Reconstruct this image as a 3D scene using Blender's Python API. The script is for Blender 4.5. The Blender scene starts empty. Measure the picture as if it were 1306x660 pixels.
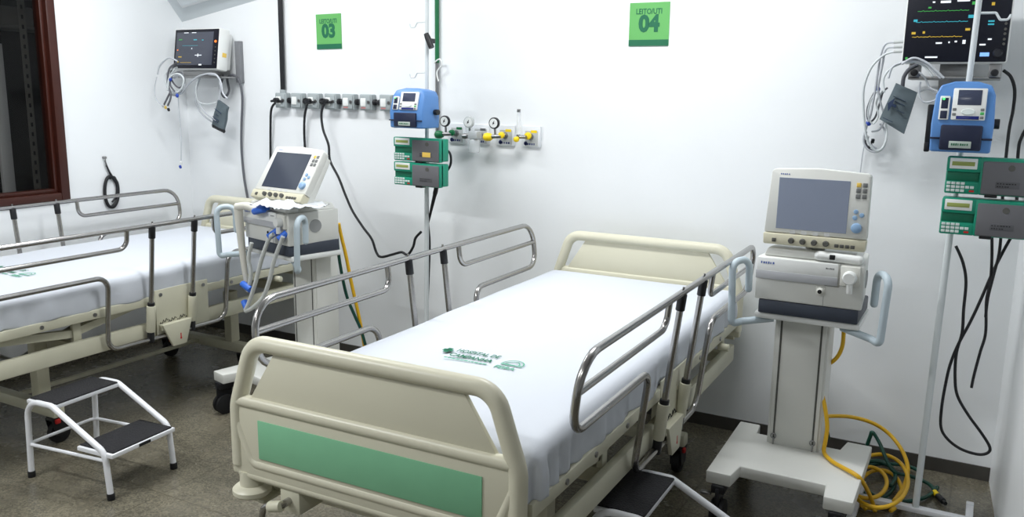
import bpy, bmesh, math, random
from mathutils import Vector, Matrix, noise
random.seed(7)
PI=math.pi
C=bpy.context.scene.collection
# ------------------------------------------------------------------ camera
F=1100.7; CAM=Vector((0,-4.111,1.658))
_pi,_ro,_ya=math.radians(-11.055),math.radians(0.7786),math.radians(28.8155)
FW=Vector((-math.sin(_ya)*math.cos(_pi),math.cos(_ya)*math.cos(_pi),math.sin(_pi)))
_rt=Vector((math.cos(_ya),math.sin(_ya),0)); _up=_rt.cross(FW)
RT=math.cos(_ro)*_rt+math.sin(_ro)*_up; UP=-math.sin(_ro)*_rt+math.cos(_ro)*_up
cd=bpy.data.cameras.new('camera'); co=bpy.data.objects.new('camera',cd); C.objects.link(co)
cd.sensor_width=36; cd.lens=36*F/1306; cd.clip_start=.02
m=Matrix.Identity(4)
for i in range(3): m[i][0]=RT[i]; m[i][1]=UP[i]; m[i][2]=-FW[i]; m[i][3]=CAM[i]
co.matrix_world=m; bpy.context.scene.camera=co
def P(u,v,x=None,y=None,z=None):
    """point of the place seen at photo pixel (u,v), on the plane x=, y= or z="""
    d=FW+(u-653)/F*RT-(v-330)/F*UP
    if y is not None: t=(y-CAM.y)/d.y
    elif z is not None: t=(z-CAM.z)/d.z
    else: t=(x-CAM.x)/d.x
    return CAM+d*t
# ------------------------------------------------------------------ materials
def lin(c):
    return tuple(((v/255)/12.92 if v/255<=.04045 else ((v/255+.055)/1.055)**2.4) for v in c)+(1,)
MATS={}
def mat(name,rgb,rough=.5,metal=0,bump=0,bscale=60,var=0,vscale=8,alpha=1,trans=0,emit=0,spec=.5,ior=1.45):
    if name in MATS: return MATS[name]
    mt=bpy.data.materials.new(name); mt.use_nodes=True
    n=mt.node_tree.nodes; l=mt.node_tree.links; b=n['Principled BSDF']
    b.inputs['Base Color'].default_value=lin(rgb); b.inputs['Roughness'].default_value=rough
    b.inputs['Metallic'].default_value=metal; b.inputs['Specular IOR Level'].default_value=spec
    b.inputs['IOR'].default_value=ior
    b.inputs['Alpha'].default_value=alpha; b.inputs['Transmission Weight'].default_value=trans
    if emit: b.inputs['Emission Color'].default_value=lin(rgb); b.inputs['Emission Strength'].default_value=emit
    tc=n.new('ShaderNodeTexCoord')
    if var:
        nz=n.new('ShaderNodeTexNoise'); nz.inputs['Scale'].default_value=vscale; nz.inputs['Detail'].default_value=5
        l.new(tc.outputs['Object'],nz.inputs['Vector'])
        mx=n.new('ShaderNodeMix'); mx.data_type='RGBA'
        c=lin(rgb); mx.inputs[6].default_value=tuple(v*(1-var) for v in c[:3])+(1,); mx.inputs[7].default_value=tuple(min(1,v*(1+var)) for v in c[:3])+(1,)
        l.new(nz.outputs['Fac'],mx.inputs[0]); l.new(mx.outputs[2],b.inputs['Base Color'])
    if bump:
        nb=n.new('ShaderNodeTexNoise'); nb.inputs['Scale'].default_value=bscale; nb.inputs['Detail'].default_value=3
        l.new(tc.outputs['Object'],nb.inputs['Vector'])
        bp=n.new('ShaderNodeBump'); bp.inputs['Strength'].default_value=bump; bp.inputs['Distance'].default_value=.01
        l.new(nb.outputs['Fac'],bp.inputs['Height']); l.new(bp.outputs['Normal'],b.inputs['Normal'])
    MATS[name]=mt; return mt
M_wall=mat('white painted plaster',(233,236,238),.42,bump=.12,bscale=14,var=.025,vscale=3)
M_ceil=mat('ceiling white',(235,236,238),.7,bump=.05)
M_white=mat('white plastic',(226,228,226),.4,var=.02)
M_off=mat('off white plastic',(219,219,212),.42,var=.03)
M_vent=mat('ventilator enamel',(216,217,212),.38,var=.03,vscale=5)
M_cream=mat('cream strip plastic',(205,201,178),.4)
M_beige=mat('cream bed plastic',(212,209,188),.36,var=.03,vscale=4)
M_frame=mat('cream painted steel',(205,203,182),.4,var=.07,vscale=9)
M_panel=mat('mint green sheet',(128,190,150),.45,var=.06,vscale=14)
M_chrome=mat('brushed steel tube',(168,166,164),.24,1,var=.06,vscale=20)
M_steel=mat('satin steel',(150,150,150),.35,1)
M_black=mat('black plastic',(24,25,29),.42)
M_rubber=mat('black rubber',(20,20,22),.65)
M_tread=mat('ribbed black rubber tread',(27,27,31),.75,bump=.8,bscale=150,var=.35,vscale=60)
M_wpaint=mat('white painted steel tube',(226,228,232),.3)
M_handle=mat('pale grey blue handle coating',(184,198,206),.42)
M_dark=mat('charcoal plastic',(58,64,76),.45)
M_screen=mat('grey lcd glass',(134,143,162),.16)
M_screen2=mat('dark lcd glass',(66,72,84),.12)
M_mon=mat('black monitor glass',(22,24,34),.38,spec=.25)
M_knob=mat('dark grey knob',(84,84,80),.4)
M_btn=mat('grey button',(112,114,114),.5)
M_bluebtn=mat('pale blue button',(140,172,206),.4)
M_yel=mat('amber button',(232,196,92),.45)
M_sheet=mat('white cotton sheet',(209,214,222),.85,bump=.10,bscale=500)
M_print=mat('green print',(24,116,84),.7)
M_print2=mat('pale green print',(88,168,138),.7)
M_sign=mat('sign green',(100,172,96),.5,var=.02)
M_sign2=mat('sign dark green',(28,102,72),.5)
M_blue=mat('blue pump case',(84,132,192),.38,var=.03)
M_navy=mat('navy plastic',(30,37,62),.4)
M_green=mat('green pump case',(20,140,112),.4,var=.04)
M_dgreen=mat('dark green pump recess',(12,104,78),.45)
M_grey=mat('grey pump door',(100,100,104),.5,var=.03)
M_lcd=mat('green lcd',(148,160,88),.3)
M_key=mat('white key',(214,222,220),.5)
M_red=mat('red plastic',(190,38,36),.45)
M_yhose=mat('yellow hose',(226,178,34),.42)
M_ghose=mat('dark green hose',(18,70,58),.42)
M_yellow=mat('yellow plastic',(240,208,24),.4)
M_gknob=mat('green regulator plastic',(20,104,62),.4)
M_cable=mat('black cable',(26,27,31),.5)
M_gcable=mat('grey cable',(92,94,100),.5)
M_wcable=mat('light grey lead',(188,192,198),.45)
M_bclip=mat('blue clip',(38,70,170),.4)
M_cblue=mat('bright blue connector',(58,112,214),.4)
M_cuff=mat('grey cuff fabric',(92,104,110),.8,var=.1,vscale=30,bump=.2,bscale=300)
M_cprint=mat('dark blue cuff print',(42,56,84),.8)
M_gtube=mat('ribbed clear grey tube',(206,210,208),.35,bump=.3,bscale=90)
M_milk=mat('milky tube',(222,220,210),.35)
M_bag=mat('clear plastic bag',(232,236,240),.18,alpha=.86,bump=.9,bscale=22)
M_clear=mat('clear plastic',(236,240,242),.08,alpha=.35)
M_outlet=mat('grey junction box plastic',(156,164,166),.45,var=.05)
M_wood=mat('dark red brown wood',(60,26,18),.35,var=.28,vscale=5)
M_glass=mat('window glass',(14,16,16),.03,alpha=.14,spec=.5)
M_back=mat('dimmed back room paint',(58,55,51),.8,var=.1)  # dimness of the unlit store room put into its wall colour
M_rack=mat('slotted steel upright',(118,115,108),.5,var=.06)
M_pale=mat('pale grey board',(206,208,206),.6)
M_hole=mat('slot black',(14,14,14),.8)
M_gauge=mat('gauge face',(224,226,224),.35)
M_plate=mat('gas plate white',(222,226,230),.4)
M_pgrey=mat('gas plate grey',(186,190,190),.5)
M_pnavy=mat('gas plate navy print',(40,52,104),.5)
M_pipe=mat('pale grey pipe',(205,211,213),.32)
M_lamp=mat('lamp diffuser',(255,252,246),.5,emit=6)
for nm,c,e in (('trace green',(60,150,70),.5),('trace cyan',(50,150,165),.6),('trace yellow',(180,150,50),.6),('readout white',(215,220,225),.7),('readout blue',(120,165,235),.8),('lamp orange',(240,120,40),.8)):
    mat(nm,c,.4,emit=e)
def floor_mat():
    mt=bpy.data.materials.new('polished grey terrazzo'); mt.use_nodes=True
    n=mt.node_tree.nodes; l=mt.node_tree.links; b=n['Principled BSDF']
    tc=n.new('ShaderNodeTexCoord')
    def nz(s,d,r=.6):
        k=n.new('ShaderNodeTexNoise'); k.inputs['Scale'].default_value=s; k.inputs['Detail'].default_value=d; k.inputs['Roughness'].default_value=r
        l.new(tc.outputs['Object'],k.inputs['Vector']); return k
    a=nz(2.2,5); v=n.new('ShaderNodeTexVoronoi'); v.inputs['Scale'].default_value=150
    l.new(tc.outputs['Object'],v.inputs['Vector'])
    r1=n.new('ShaderNodeValToRGB'); r1.color_ramp.elements[0].position=.3; r1.color_ramp.elements[1].position=.75
    r1.color_ramp.elements[0].color=lin((84,81,71)); r1.color_ramp.elements[1].color=lin((120,115,100))
    l.new(a.outputs['Fac'],r1.inputs['Fac'])
    r2=n.new('ShaderNodeValToRGB'); e=r2.color_ramp.elements
    e[0].color=(.5,.5,.5,1); e[1].color=(1.75,1.7,1.6,1); e[0].position=.15; e[1].position=.9
    sp=n.new('ShaderNodeSeparateColor'); l.new(v.outputs['Color'],sp.inputs[0]); l.new(sp.outputs[0],r2.inputs['Fac'])
    mx=n.new('ShaderNodeMix'); mx.data_type='RGBA'; mx.blend_type='MULTIPLY'; mx.inputs[0].default_value=.5
    l.new(r1.outputs['Color'],mx.inputs[6]); l.new(r2.outputs['Color'],mx.inputs[7])
    br=n.new('ShaderNodeTexBrick'); br.offset=0; br.inputs['Scale'].default_value=1; br.inputs['Mortar Size'].default_value=.004
    br.inputs['Brick Width'].default_value=.95; br.inputs['Row Height'].default_value=.95
    br.inputs['Color1'].default_value=(1,1,1,1); br.inputs['Color2'].default_value=(1,1,1,1); br.inputs['Mortar'].default_value=(.35,.33,.3,1)
    l.new(tc.outputs['Object'],br.inputs['Vector'])
    m2=n.new('ShaderNodeMix'); m2.data_type='RGBA'; m2.blend_type='MULTIPLY'; m2.inputs[0].default_value=.4
    l.new(mx.outputs[2],m2.inputs[6]); l.new(br.outputs['Color'],m2.inputs[7]); l.new(m2.outputs[2],b.inputs['Base Color'])
    g=nz(5,4); mr=n.new('ShaderNodeMapRange'); mr.inputs[3].default_value=.16; mr.inputs[4].default_value=.36
    l.new(g.outputs['Fac'],mr.inputs[0]); l.new(mr.outputs[0],b.inputs['Roughness'])
    b.inputs['Specular IOR Level'].default_value=.5
    return mt
M_floor=floor_mat()
M_skirt=mat('dark worn skirting',(66,64,60),.5,var=.4,vscale=9)
# ------------------------------------------------------------------ mesh builder
class MB:
    def __init__(s): s.bm=bmesh.new(); s.parts=[]
    def _add(s,b,mx=None):
        if mx is not None: bmesh.ops.transform(b,matrix=mx,verts=b.verts)
        me=bpy.data.meshes.new('t'); b.to_mesh(me); b.free(); s.parts.append(me); return s
    def box(s,c,d,bev=0,rot=None,seg=2):
        b=bmesh.new(); bmesh.ops.create_cube(b,size=1); bmesh.ops.scale(b,vec=Vector(d),verts=b.verts)
        if bev: bmesh.ops.bevel(b,geom=b.edges[:],offset=min(bev,min(d)*.49),segments=seg,affect='EDGES',profile=.5)
        mx=Matrix.Translation(Vector(c))
        if rot is not None: mx=mx@rot
        return s._add(b,mx)
    def bb(s,x0,x1,y0,y1,z0,z1,bev=0,seg=2):
        return s.box(((x0+x1)/2,(y0+y1)/2,(z0+z1)/2),(abs(x1-x0),abs(y1-y0),abs(z1-z0)),bev,None,seg)
    def cyl(s,a,b_,r,r2=None,seg=16,bev=0):
        a=Vector(a); b_=Vector(b_); d=b_-a; b=bmesh.new()
        bmesh.ops.create_cone(b,cap_ends=True,segments=seg,radius1=r,radius2=r if r2 is None else r2,depth=d.length)
        if bev:
            ed=[e for e in b.edges if abs(e.verts[0].co.z-e.verts[1].co.z)<1e-6]
            bmesh.ops.bevel(b,geom=ed,offset=bev,segments=2,affect='EDGES',profile=.5)
        return s._add(b,Matrix.Translation((a+b_)/2)@d.to_track_quat('Z','Y').to_matrix().to_4x4())
    def sph(s,c,r,seg=14,rot=None):
        r=r if hasattr(r,'__len__') else (r,r,r)
        b=bmesh.new(); bmesh.ops.create_uvsphere(b,u_segments=seg,v_segments=max(6,seg//2),radius=1)
        mx=Matrix.Translation(Vector(c))
        if rot is not None: mx=mx@rot
        return s._add(b,mx@Matrix.Diagonal((r[0],r[1],r[2],1)))
    def prism(s,poly,y0,y1,bev=0,axis='y',seg=2):
        """polygon of (a,b) extruded: axis y -> (a,y,b); x -> (x,a,b); z -> (a,b,z)"""
        f={'y':lambda a,b,t:(a,t,b),'x':lambda a,b,t:(t,a,b),'z':lambda a,b,t:(a,b,t)}[axis]
        b=bmesh.new(); v0=[b.verts.new(f(p[0],p[1],y0)) for p in poly]; v1=[b.verts.new(f(p[0],p[1],y1)) for p in poly]
        b.faces.new(v0); b.faces.new(v1[::-1]); k=len(poly)
        for i in range(k): b.faces.new((v0[i],v1[i],v1[(i+1)%k],v0[(i+1)%k]))
        bmesh.ops.recalc_face_normals(b,faces=b.faces)
        if bev: bmesh.ops.bevel(b,geom=b.edges[:],offset=bev,segments=seg,affect='EDGES',profile=.5)
        return s._add(b)
    def tube(s,pts,r,closed=False,seg=10,cap=True,flat=1.0):
        pts=[Vector(p) for p in pts]; n=len(pts); b=bmesh.new(); rings=[]; prev=None
        rr=r if hasattr(r,'__len__') else [r]*n
        for i in range(n):
            if closed: t=(pts[(i+1)%n]-pts[i-1])
            else: t=pts[min(i+1,n-1)]-pts[max(i-1,0)]
            t=t.normalized() if t.length>1e-9 else Vector((0,0,1))
            if prev is None:
                a=Vector((0,0,1)) if abs(t.z)<.9 else Vector((1,0,0)); u=t.cross(a).normalized()
            else:
                u=prev-t*prev.dot(t); u=u.normalized() if u.length>1e-6 else prev
            w=t.cross(u); prev=u
            rings.append([b.verts.new(pts[i]+(u*math.cos(2*PI*k/seg)+w*math.sin(2*PI*k/seg)*flat)*rr[i]) for k in range(seg)])
        for i in range(n if closed else n-1):
            A=rings[i]; B=rings[(i+1)%n]
            off=0
            if closed and i==n-1:
                off=min(range(seg),key=lambda k:(A[0].co-B[k].co).length)
            for k in range(seg): b.faces.new((A[k],A[(k+1)%seg],B[(k+1+off)%seg],B[(k+off)%seg]))
        if cap and not closed: b.faces.new(rings[0][::-1]); b.faces.new(rings[-1])
        bmesh.ops.recalc_face_normals(b,faces=b.faces)
        return s._add(b)
    def lathe(s,prof,c=(0,0,0),rot=None,seg=20):
        """profile of (r,z) turned about z"""
        b=bmesh.new(); R=[]
        for r,z in prof: R.append([b.verts.new((max(r,1e-4)*math.cos(2*PI*k/seg),max(r,1e-4)*math.sin(2*PI*k/seg),z)) for k in range(seg)])
        for i in range(len(R)-1):
            for k in range(seg): b.faces.new((R[i][k],R[i][(k+1)%seg],R[i+1][(k+1)%seg],R[i+1][k]))
        b.faces.new(R[0][::-1]); b.faces.new(R[-1]); bmesh.ops.recalc_face_normals(b,faces=b.faces)
        mx=Matrix.Translation(Vector(c))
        if rot is not None: mx=mx@rot
        return s._add(b,mx)
    def quad(s,*v):
        b=bmesh.new(); b.faces.new([b.verts.new(Vector(p)) for p in v]); return s._add(b)
    def each(s,name,mt,parent=None,smooth=True):
        """one object for every piece"""
        out=[]
        for me in s.parts:
            k=MB(); k.parts=[me]; out.append(k.build(name,mt,parent,smooth))
        s.bm.free(); return out
    def build(s,name,mt,parent=None,smooth=True,angle=38):
        for q in s.parts: s.bm.from_mesh(q); bpy.data.meshes.remove(q)
        me=bpy.data.meshes.new(name); s.bm.to_mesh(me); s.bm.free()
        o=bpy.data.objects.new(name,me); C.objects.link(o); me.materials.append(mt)
        if smooth:
            for p in me.polygons: p.use_smooth=True
            try: me.set_sharp_from_angle(angle=math.radians(angle))
            except Exception: pass
        if parent: o.parent=parent
        return o
def RX(a): return Matrix.Rotation(math.radians(a),4,'X')
def RY(a): return Matrix.Rotation(math.radians(a),4,'Y')
def RZ(a): return Matrix.Rotation(math.radians(a),4,'Z')
def fillet(pts,r,closed=False,n=6):
    pts=[Vector(p) for p in pts]; out=[]; N=len(pts)
    rr=r if hasattr(r,'__len__') else [r]*N
    for i in range(N):
        if not closed and i in (0,N-1): out.append(pts[i]); continue
        a,b,c=pts[i-1],pts[i],pts[(i+1)%N]; u=(a-b); v=(c-b); lu,lv=u.length,v.length; u/=lu; v/=lv
        ang=u.angle(v)
        if ang>PI-.03 or rr[i]<=0: out.append(b); continue
        d=min(rr[i]/math.tan(ang/2),lu*.48,lv*.48); R=d*math.tan(ang/2)
        bis=(u+v).normalized(); cen=b+bis*(R/math.sin(ang/2)); p0=b+u*d-cen; p1=b+v*d-cen
        tot=p0.angle(p1); ax=p0.cross(p1)
        if ax.length<1e-12: out.append(b); continue
        ax.normalize()
        for k in range(n+1): out.append(cen+Matrix.Rotation(tot*k/n,3,ax)@p0)
    return out
def spline(pts,n=8,closed=False):
    pts=[Vector(p) for p in pts]; N=len(pts); out=[]
    for i in range(N if closed else N-1):
        if closed: a,b,c,d=pts[i-1],pts[i],pts[(i+1)%N],pts[(i+2)%N]
        else: a,b,c,d=pts[max(i-1,0)],pts[i],pts[i+1],pts[min(i+2,N-1)]
        for k in range(n):
            t=k/n
            out.append(.5*((2*b)+(c-a)*t+(2*a-5*b+4*c-d)*t*t+(3*b-a-3*c+d)*t**3))
    if not closed: out.append(pts[-1])
    return out
def tag(o,label=None,cat=None,group=None,kind=None):
    if label: o['label']=label
    if cat: o['category']=cat
    if group: o['group']=group
    if kind: o['kind']=kind
    return o
def thing(name,label,cat,loc=(0,0,0),rz=0,group=None):
    o=bpy.data.objects.new(name,None); C.objects.link(o); o.empty_display_size=.1
    o.location=loc; o.rotation_euler=(0,0,math.radians(rz)); return tag(o,label,cat,group)
def copy_tree(o,parent=None):
    c=o.copy(); C.objects.link(c)
    if parent: c.parent=parent
    for ch in list(o.children): copy_tree(ch,c)
    return c
def recenter(o,p):
    """move a mesh object's origin to p (parent space) without moving its shape"""
    p=Vector(p); o.data.transform(Matrix.Translation(-p)); o.location=p; return o
def text_mesh(name,body,size,mt,parent,loc,rot,bold=0.0,align='CENTER',xs=1.0,depth=.0006):
    cu=bpy.data.curves.new(name,'FONT'); cu.body=body; cu.size=size; cu.align_x=align; cu.align_y='CENTER'; cu.extrude=depth; cu.offset=bold; cu.resolution_u=3
    to=bpy.data.objects.new(name+'_t',cu); C.objects.link(to)
    dg=bpy.context.evaluated_depsgraph_get(); me=bpy.data.meshes.new_from_object(to.evaluated_get(dg)); bpy.data.objects.remove(to)
    me.name=name; me.materials.clear(); me.materials.append(mt)
    me.transform(Matrix.Diagonal((xs,1,1,1)))
    me.transform(Matrix.Translation(Vector(loc))@rot)
    o=bpy.data.objects.new(name,me); C.objects.link(o)
    if parent: o.parent=parent
    return o
def struct(o): o['kind']='structure'; return o
# ------------------------------------------------------------------ the room
XL=-4.78; ZC=2.95
def room():
    b=MB(); b.bb(XL-.15,3.1,-7.1,.15,-.1,0); f=b.build('floor',M_floor,smooth=False); struct(f)
    b=MB(); b.bb(XL-.15,3.1,-7.1,.15,ZC,ZC+.1); struct(b.build('ceiling',M_ceil,smooth=False))
    b=MB(); b.bb(XL-.15,3.1,0,.15,0,ZC); struct(b.build('wall_back',M_wall,smooth=False))
    # left wall, with the window opening
    wy0,wy1,wz0,wz1=-2.7,-.93,1.0,2.35
    b=MB(); b.bb(XL-.15,XL,wy1,0,0,ZC); b.bb(XL-.15,XL,-7.1,wy0,0,ZC); b.bb(XL-.15,XL,wy0,wy1,0,wz0); b.bb(XL-.15,XL,wy0,wy1,wz1,ZC)
    struct(b.build('wall_left',M_wall,smooth=False))
    # short return wall on the right, a little splayed
    b=MB(); b.prism([(.141,0),(1.2,0),(1.2,-1.25),(.222,-1.25)],0,ZC,axis='z'); struct(b.build('wall_right',M_wall,smooth=False))
    b=MB(); b.bb(3.0,3.1,-7.1,0,0,ZC); struct(b.build('wall_far_right',M_wall,smooth=False))
    b=MB(); b.bb(XL,3.1,-7.1,-7.0,0,ZC); struct(b.build('wall_front',M_wall,smooth=False))
    b=MB(); b.bb(XL,.141,-.008,0,0,.063); struct(b.build('baseboard_back',M_skirt,smooth=False))
    b=MB(); b.bb(XL,XL+.008,-6.9,-.008,0,.063); struct(b.build('baseboard_left',M_skirt,smooth=False))
    # window: wooden frame, sash, pane
    fr=MB(); d=.055
    oy0,oy1,oz0,oz1=wy0-.02,-.907,.975,2.40
    x0,x1=XL-.11,XL+.018
    fr.bb(x0,x1,oy1-d,oy1,oz0,oz1,.006); fr.bb(x0,x1,oy0,oy0+d,oz0,oz1,.006)
    fr.bb(x0,x1,oy0+d,oy1-d,oz0,oz0+d,.006); fr.bb(x0,x1,oy0+d,oy1-d,oz1-d,oz1,.006)
    w=fr.build('window_1',M_wood); struct(w)
    s=MB(); e=.022; a0,a1,c0,c1=oy0+d,oy1-d,oz0+d,oz1-d
    s.bb(XL-.07,XL-.012,a1-e,a1,c0,c1,.004); s.bb(XL-.07,XL-.012,a0,a0+e,c0,c1,.004); s.bb(XL-.07,XL-.012,a0+e,a1-e,c0,c0+e,.004); s.bb(XL-.07,XL-.012,a0+e,a1-e,c1-e,c1,.004)
    s.build('window_sash',M_wood,w)
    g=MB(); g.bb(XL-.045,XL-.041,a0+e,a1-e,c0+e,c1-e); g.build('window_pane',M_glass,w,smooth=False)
    # dim store room behind the window
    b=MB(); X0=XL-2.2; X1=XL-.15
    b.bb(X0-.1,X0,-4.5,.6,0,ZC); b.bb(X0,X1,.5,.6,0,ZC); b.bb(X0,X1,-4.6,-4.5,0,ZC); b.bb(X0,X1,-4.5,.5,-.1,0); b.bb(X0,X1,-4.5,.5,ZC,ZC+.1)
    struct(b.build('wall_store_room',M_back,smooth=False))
    # stepped cove where the two walls meet under the ceiling
    A=Vector((XL,0,P(236,28,y=0).z)); Bd=(P(330,-.5,y=0)-A).normalized(); Cd=(P(212,-2,x=XL)-A).normalized()
    nrm=Bd.cross(Cd).normalized()
    if nrm.z>0: nrm=-nrm
    tB=(ZC-A.z)/Bd.z; tC=(ZC-A.z)/Cd.z
    def tri(mb,k,h0,h1):
        a=A+(Bd+Cd).normalized()*k*1.15
        p=[a,a+Bd*(tB*(1-k*.55)),a+Cd*(tC*(1-k*.55))]
        bm=bmesh.new(); v0=[bm.verts.new(q+nrm*h0) for q in p]; v1=[bm.verts.new(q+nrm*h1) for q in p]
        bm.faces.new(v0); bm.faces.new(v1[::-1])
        for i in range(3): bm.faces.new((v0[i],v1[i],v1[(i+1)%3],v0[(i+1)%3]))
        bmesh.ops.recalc_face_normals(bm,faces=bm.faces); mb._add(bm)
    m1=MB(); tri(m1,0,-.10,0.0); tri(m1,.15,-.02,.03)
    struct(m1.build('trim_1',mat('pale grey cove paint',(206,213,217),.5),smooth=False))
    m2=MB(); tri(m2,.125,-.03,.016); tri(m2,.28,0,.05); struct(m2.build('trim_2',M_wall,smooth=False))
room()
# store room contents seen through the pane, and a shape for its reflection
t=thing('slotted_rack_upright','slotted grey steel rack upright standing behind the dark window pane','rack',P(53,245,x=XL-.55)*1)
t.location.z=0
b=MB(); b.bb(-.003,0,-.045,0,0,2.6); b.bb(-.04,0,-.003,0,0,2.6); up=b.build('upright',M_rack,t,smooth=False)
b=MB()
for k in range(34): b.bb(-.0015,.0015,-.03,-.016,.55+k*.06,.575+k*.06)
b.build('slot_row',M_hole,t,smooth=False)
q=P(22,247,x=XL-.7)
b=MB(); b.box((q.x,q.y-.05,.95),(.03,.075,1.9),.004); tag(b.build('pale_board',M_pale),'pale board standing upright behind the dark window, left of the slotted rack','board')
b=MB(); q=P(14,22,x=XL-.9); b.box((q.x,q.y-.1,q.z),(.25,.35,.12),.01); b.bb(q.x-.25,q.x+.13,q.y-.6,q.y+.5,q.z-.075,q.z-.06)  # added solid standing in for a pale reflection in the glass
for k in (-.55,.45): b.bb(q.x-.1,q.x-.07,q.y+k-.015,q.y+k+.015,0,q.z-.06)
tag(b.build('pane_reflection',M_rack),'grey shape behind the window standing for a reflection in the pane','reflection')
# ------------------------------------------------------------------ ceiling lamps (above the frame)
def lamp(x,y,rz,i,power):
    t=thing('ceiling_light','long white fluorescent ceiling light '+i,'ceiling light',(x,y,ZC),rz,None)
    b=MB(); b.bb(-.62,.62,-.11,.11,-.05,0,.01); b.build('housing',M_white,t)
    b=MB(); b.bb(-.59,.59,-.085,.085,-.062,-.05,.004); b.build('diffuser',M_lamp,t)
    L=bpy.data.lights.new('ceiling_lamp','AREA'); L.shape='RECTANGLE'; L.size=1.2; L.size_y=.2; L.energy=power; L.color=(.965,.985,1.0)
    o=bpy.data.objects.new('lamp_light',L); C.objects.link(o); o.parent=t; o.location=(0,0,-.075)
lamp(-3.5,-1.15,0,'over the far bed',36)
lamp(-1.3,-1.0,0,'over the near bed',36)
lamp(-3.2,-3.7,0,'over the left front floor',66)
lamp(-.7,-4.3,0,'over the camera side',14)
# ------------------------------------------------------------------ hospital bed
def board(name,parent,l):
    W=.475; zb,zk,zt=.562,.767,.985
    b=MB()
    r=.024
    path=fillet([(-W+r,0,zb+.03),(-W+r,0,zk),(-.404+r*.8,0,zt-r),(.404-r*.8,0,zt-r),(W-r,0,zk),(W-r,0,zb+.03)],[0,.12,.07,.07,.12,0],n=7)
    b.tube(path,r,seg=14)
    # lower body and thin upper panel between the two hand holes
    b.prism([(-W+.004,zb),(W-.004,zb),(W-.004,zk),(W-.012,zk+.03),(-W+.012,zk+.03),(-W+.004,zk)],-.016,.016,.008)
    b.prism([(-.298,zt-.035),(.298,zt-.035),(.404,zk+.02),(-.404,zk+.02)],-.008,.008,.003)
    b.tube([(-.44,-.004,zk+.018),(.44,-.004,zk+.018)],.019,seg=12)
    b.tube(fillet([(-.452,-.004,zk-.03),(-.395,-.004,zb+.043),(.395,-.004,zb+.043),(.452,-.004,zk-.03)],.03),.017,seg=12)
    b.tube([(-W+.03,0,zb+.004),(W-.03,0,zb+.004)],.018,seg=10)
    o=b.build(name,M_beige,parent); o.location=(0,l,0)
    if name=='headboard': o.rotation_euler.z=PI
    p=MB(); p.bb(-.362,.362,-.0195,-.0165,.628,.742,.001); p.build('decorative_panel',M_panel,o)
    return o
def lean_s(sg,z): return sg*(.475+max(0,(z-.46))/(1.024-.46)*.065)
def side_rail(parent,sg):
    r=.0115
    def L(pts): return [Vector((lean_s(sg,z),l,z)) for l,z in pts]
    b=MB()
    lp=fillet(L([(.155,1.020),(.155,.815),(.745,.815),(.745,.462),(1.44,.462),(1.44,.815),(2.025,.815),(2.025,1.020)]),[.10,.07,.06,.06,.06,.06,.07,.10],closed=True,n=6)
    b.tube(lp,r,closed=True,seg=10)
    b.tube(fillet(L([(.157,.93),(.84,.93),(.84,1.018)]),[0,.06,0]),r*.92,seg=10)
    b.tube(fillet(L([(2.023,.93),(1.34,.93),(1.34,1.018)]),[0,.06,0]),r*.92,seg=10)
    rail=b.build('side_rail',M_chrome,parent)
    for l in (.975,1.22):
        def p(z,dl=0): return Vector((lean_s(sg,z),l+dl,z))
        b=MB(); b.cyl(p(.60),p(1.01),.0115,seg=12); b.cyl(p(1.0),p(1.038),.004,seg=8); b.build('rail_post',M_chrome,rail)
        b=MB(); b.cyl(p(.958),p(1.016),.0155,seg=14,bev=.003); b.build('post_sleeve',M_black,rail)
        b=MB(); b.cyl(p(.628),p(.646),.0165,seg=14,bev=.002); b.cyl(p(.448),p(.505),.0165,seg=14,bev=.003); b.each('post_collar',M_black,rail)
        b=MB(); b.cyl(p(.50),p(.63),.021,seg=16,bev=.003); b.build('post_socket',M_frame,rail)
    return rail
def caster(parent,x,y,sg,r=.05):
    b=MB(); b.cyl((x-.016,y,r),(x+.016,y,r),r,seg=24,bev=.006); b.cyl((x-.02,y,r),(x+.02,y,r),r*.45,seg=14)
    w=b.build('caster',M_rubber,parent)
    b=MB(); b.prism([(y-.03,r*.8),(y+.03,r*.8),(y+.035,r*2+.02),(y-.045,r*2+.02)],x+.019,x+.025,axis='x'); b.prism([(y-.03,r*.8),(y+.03,r*.8),(y+.035,r*2+.02),(y-.045,r*2+.02)],x-.025,x-.019,axis='x')
    b.bb(x-.025,x+.025,y-.045,y+.035,r*2+.012,r*2+.026,.004); b.build('caster_fork',M_black,w)
    b=MB(); b.box((x+.03,y-.02,r*2+.01),(.014,.024,.022),.005); b.build('brake_pedal',M_red,w)
    return w
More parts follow.
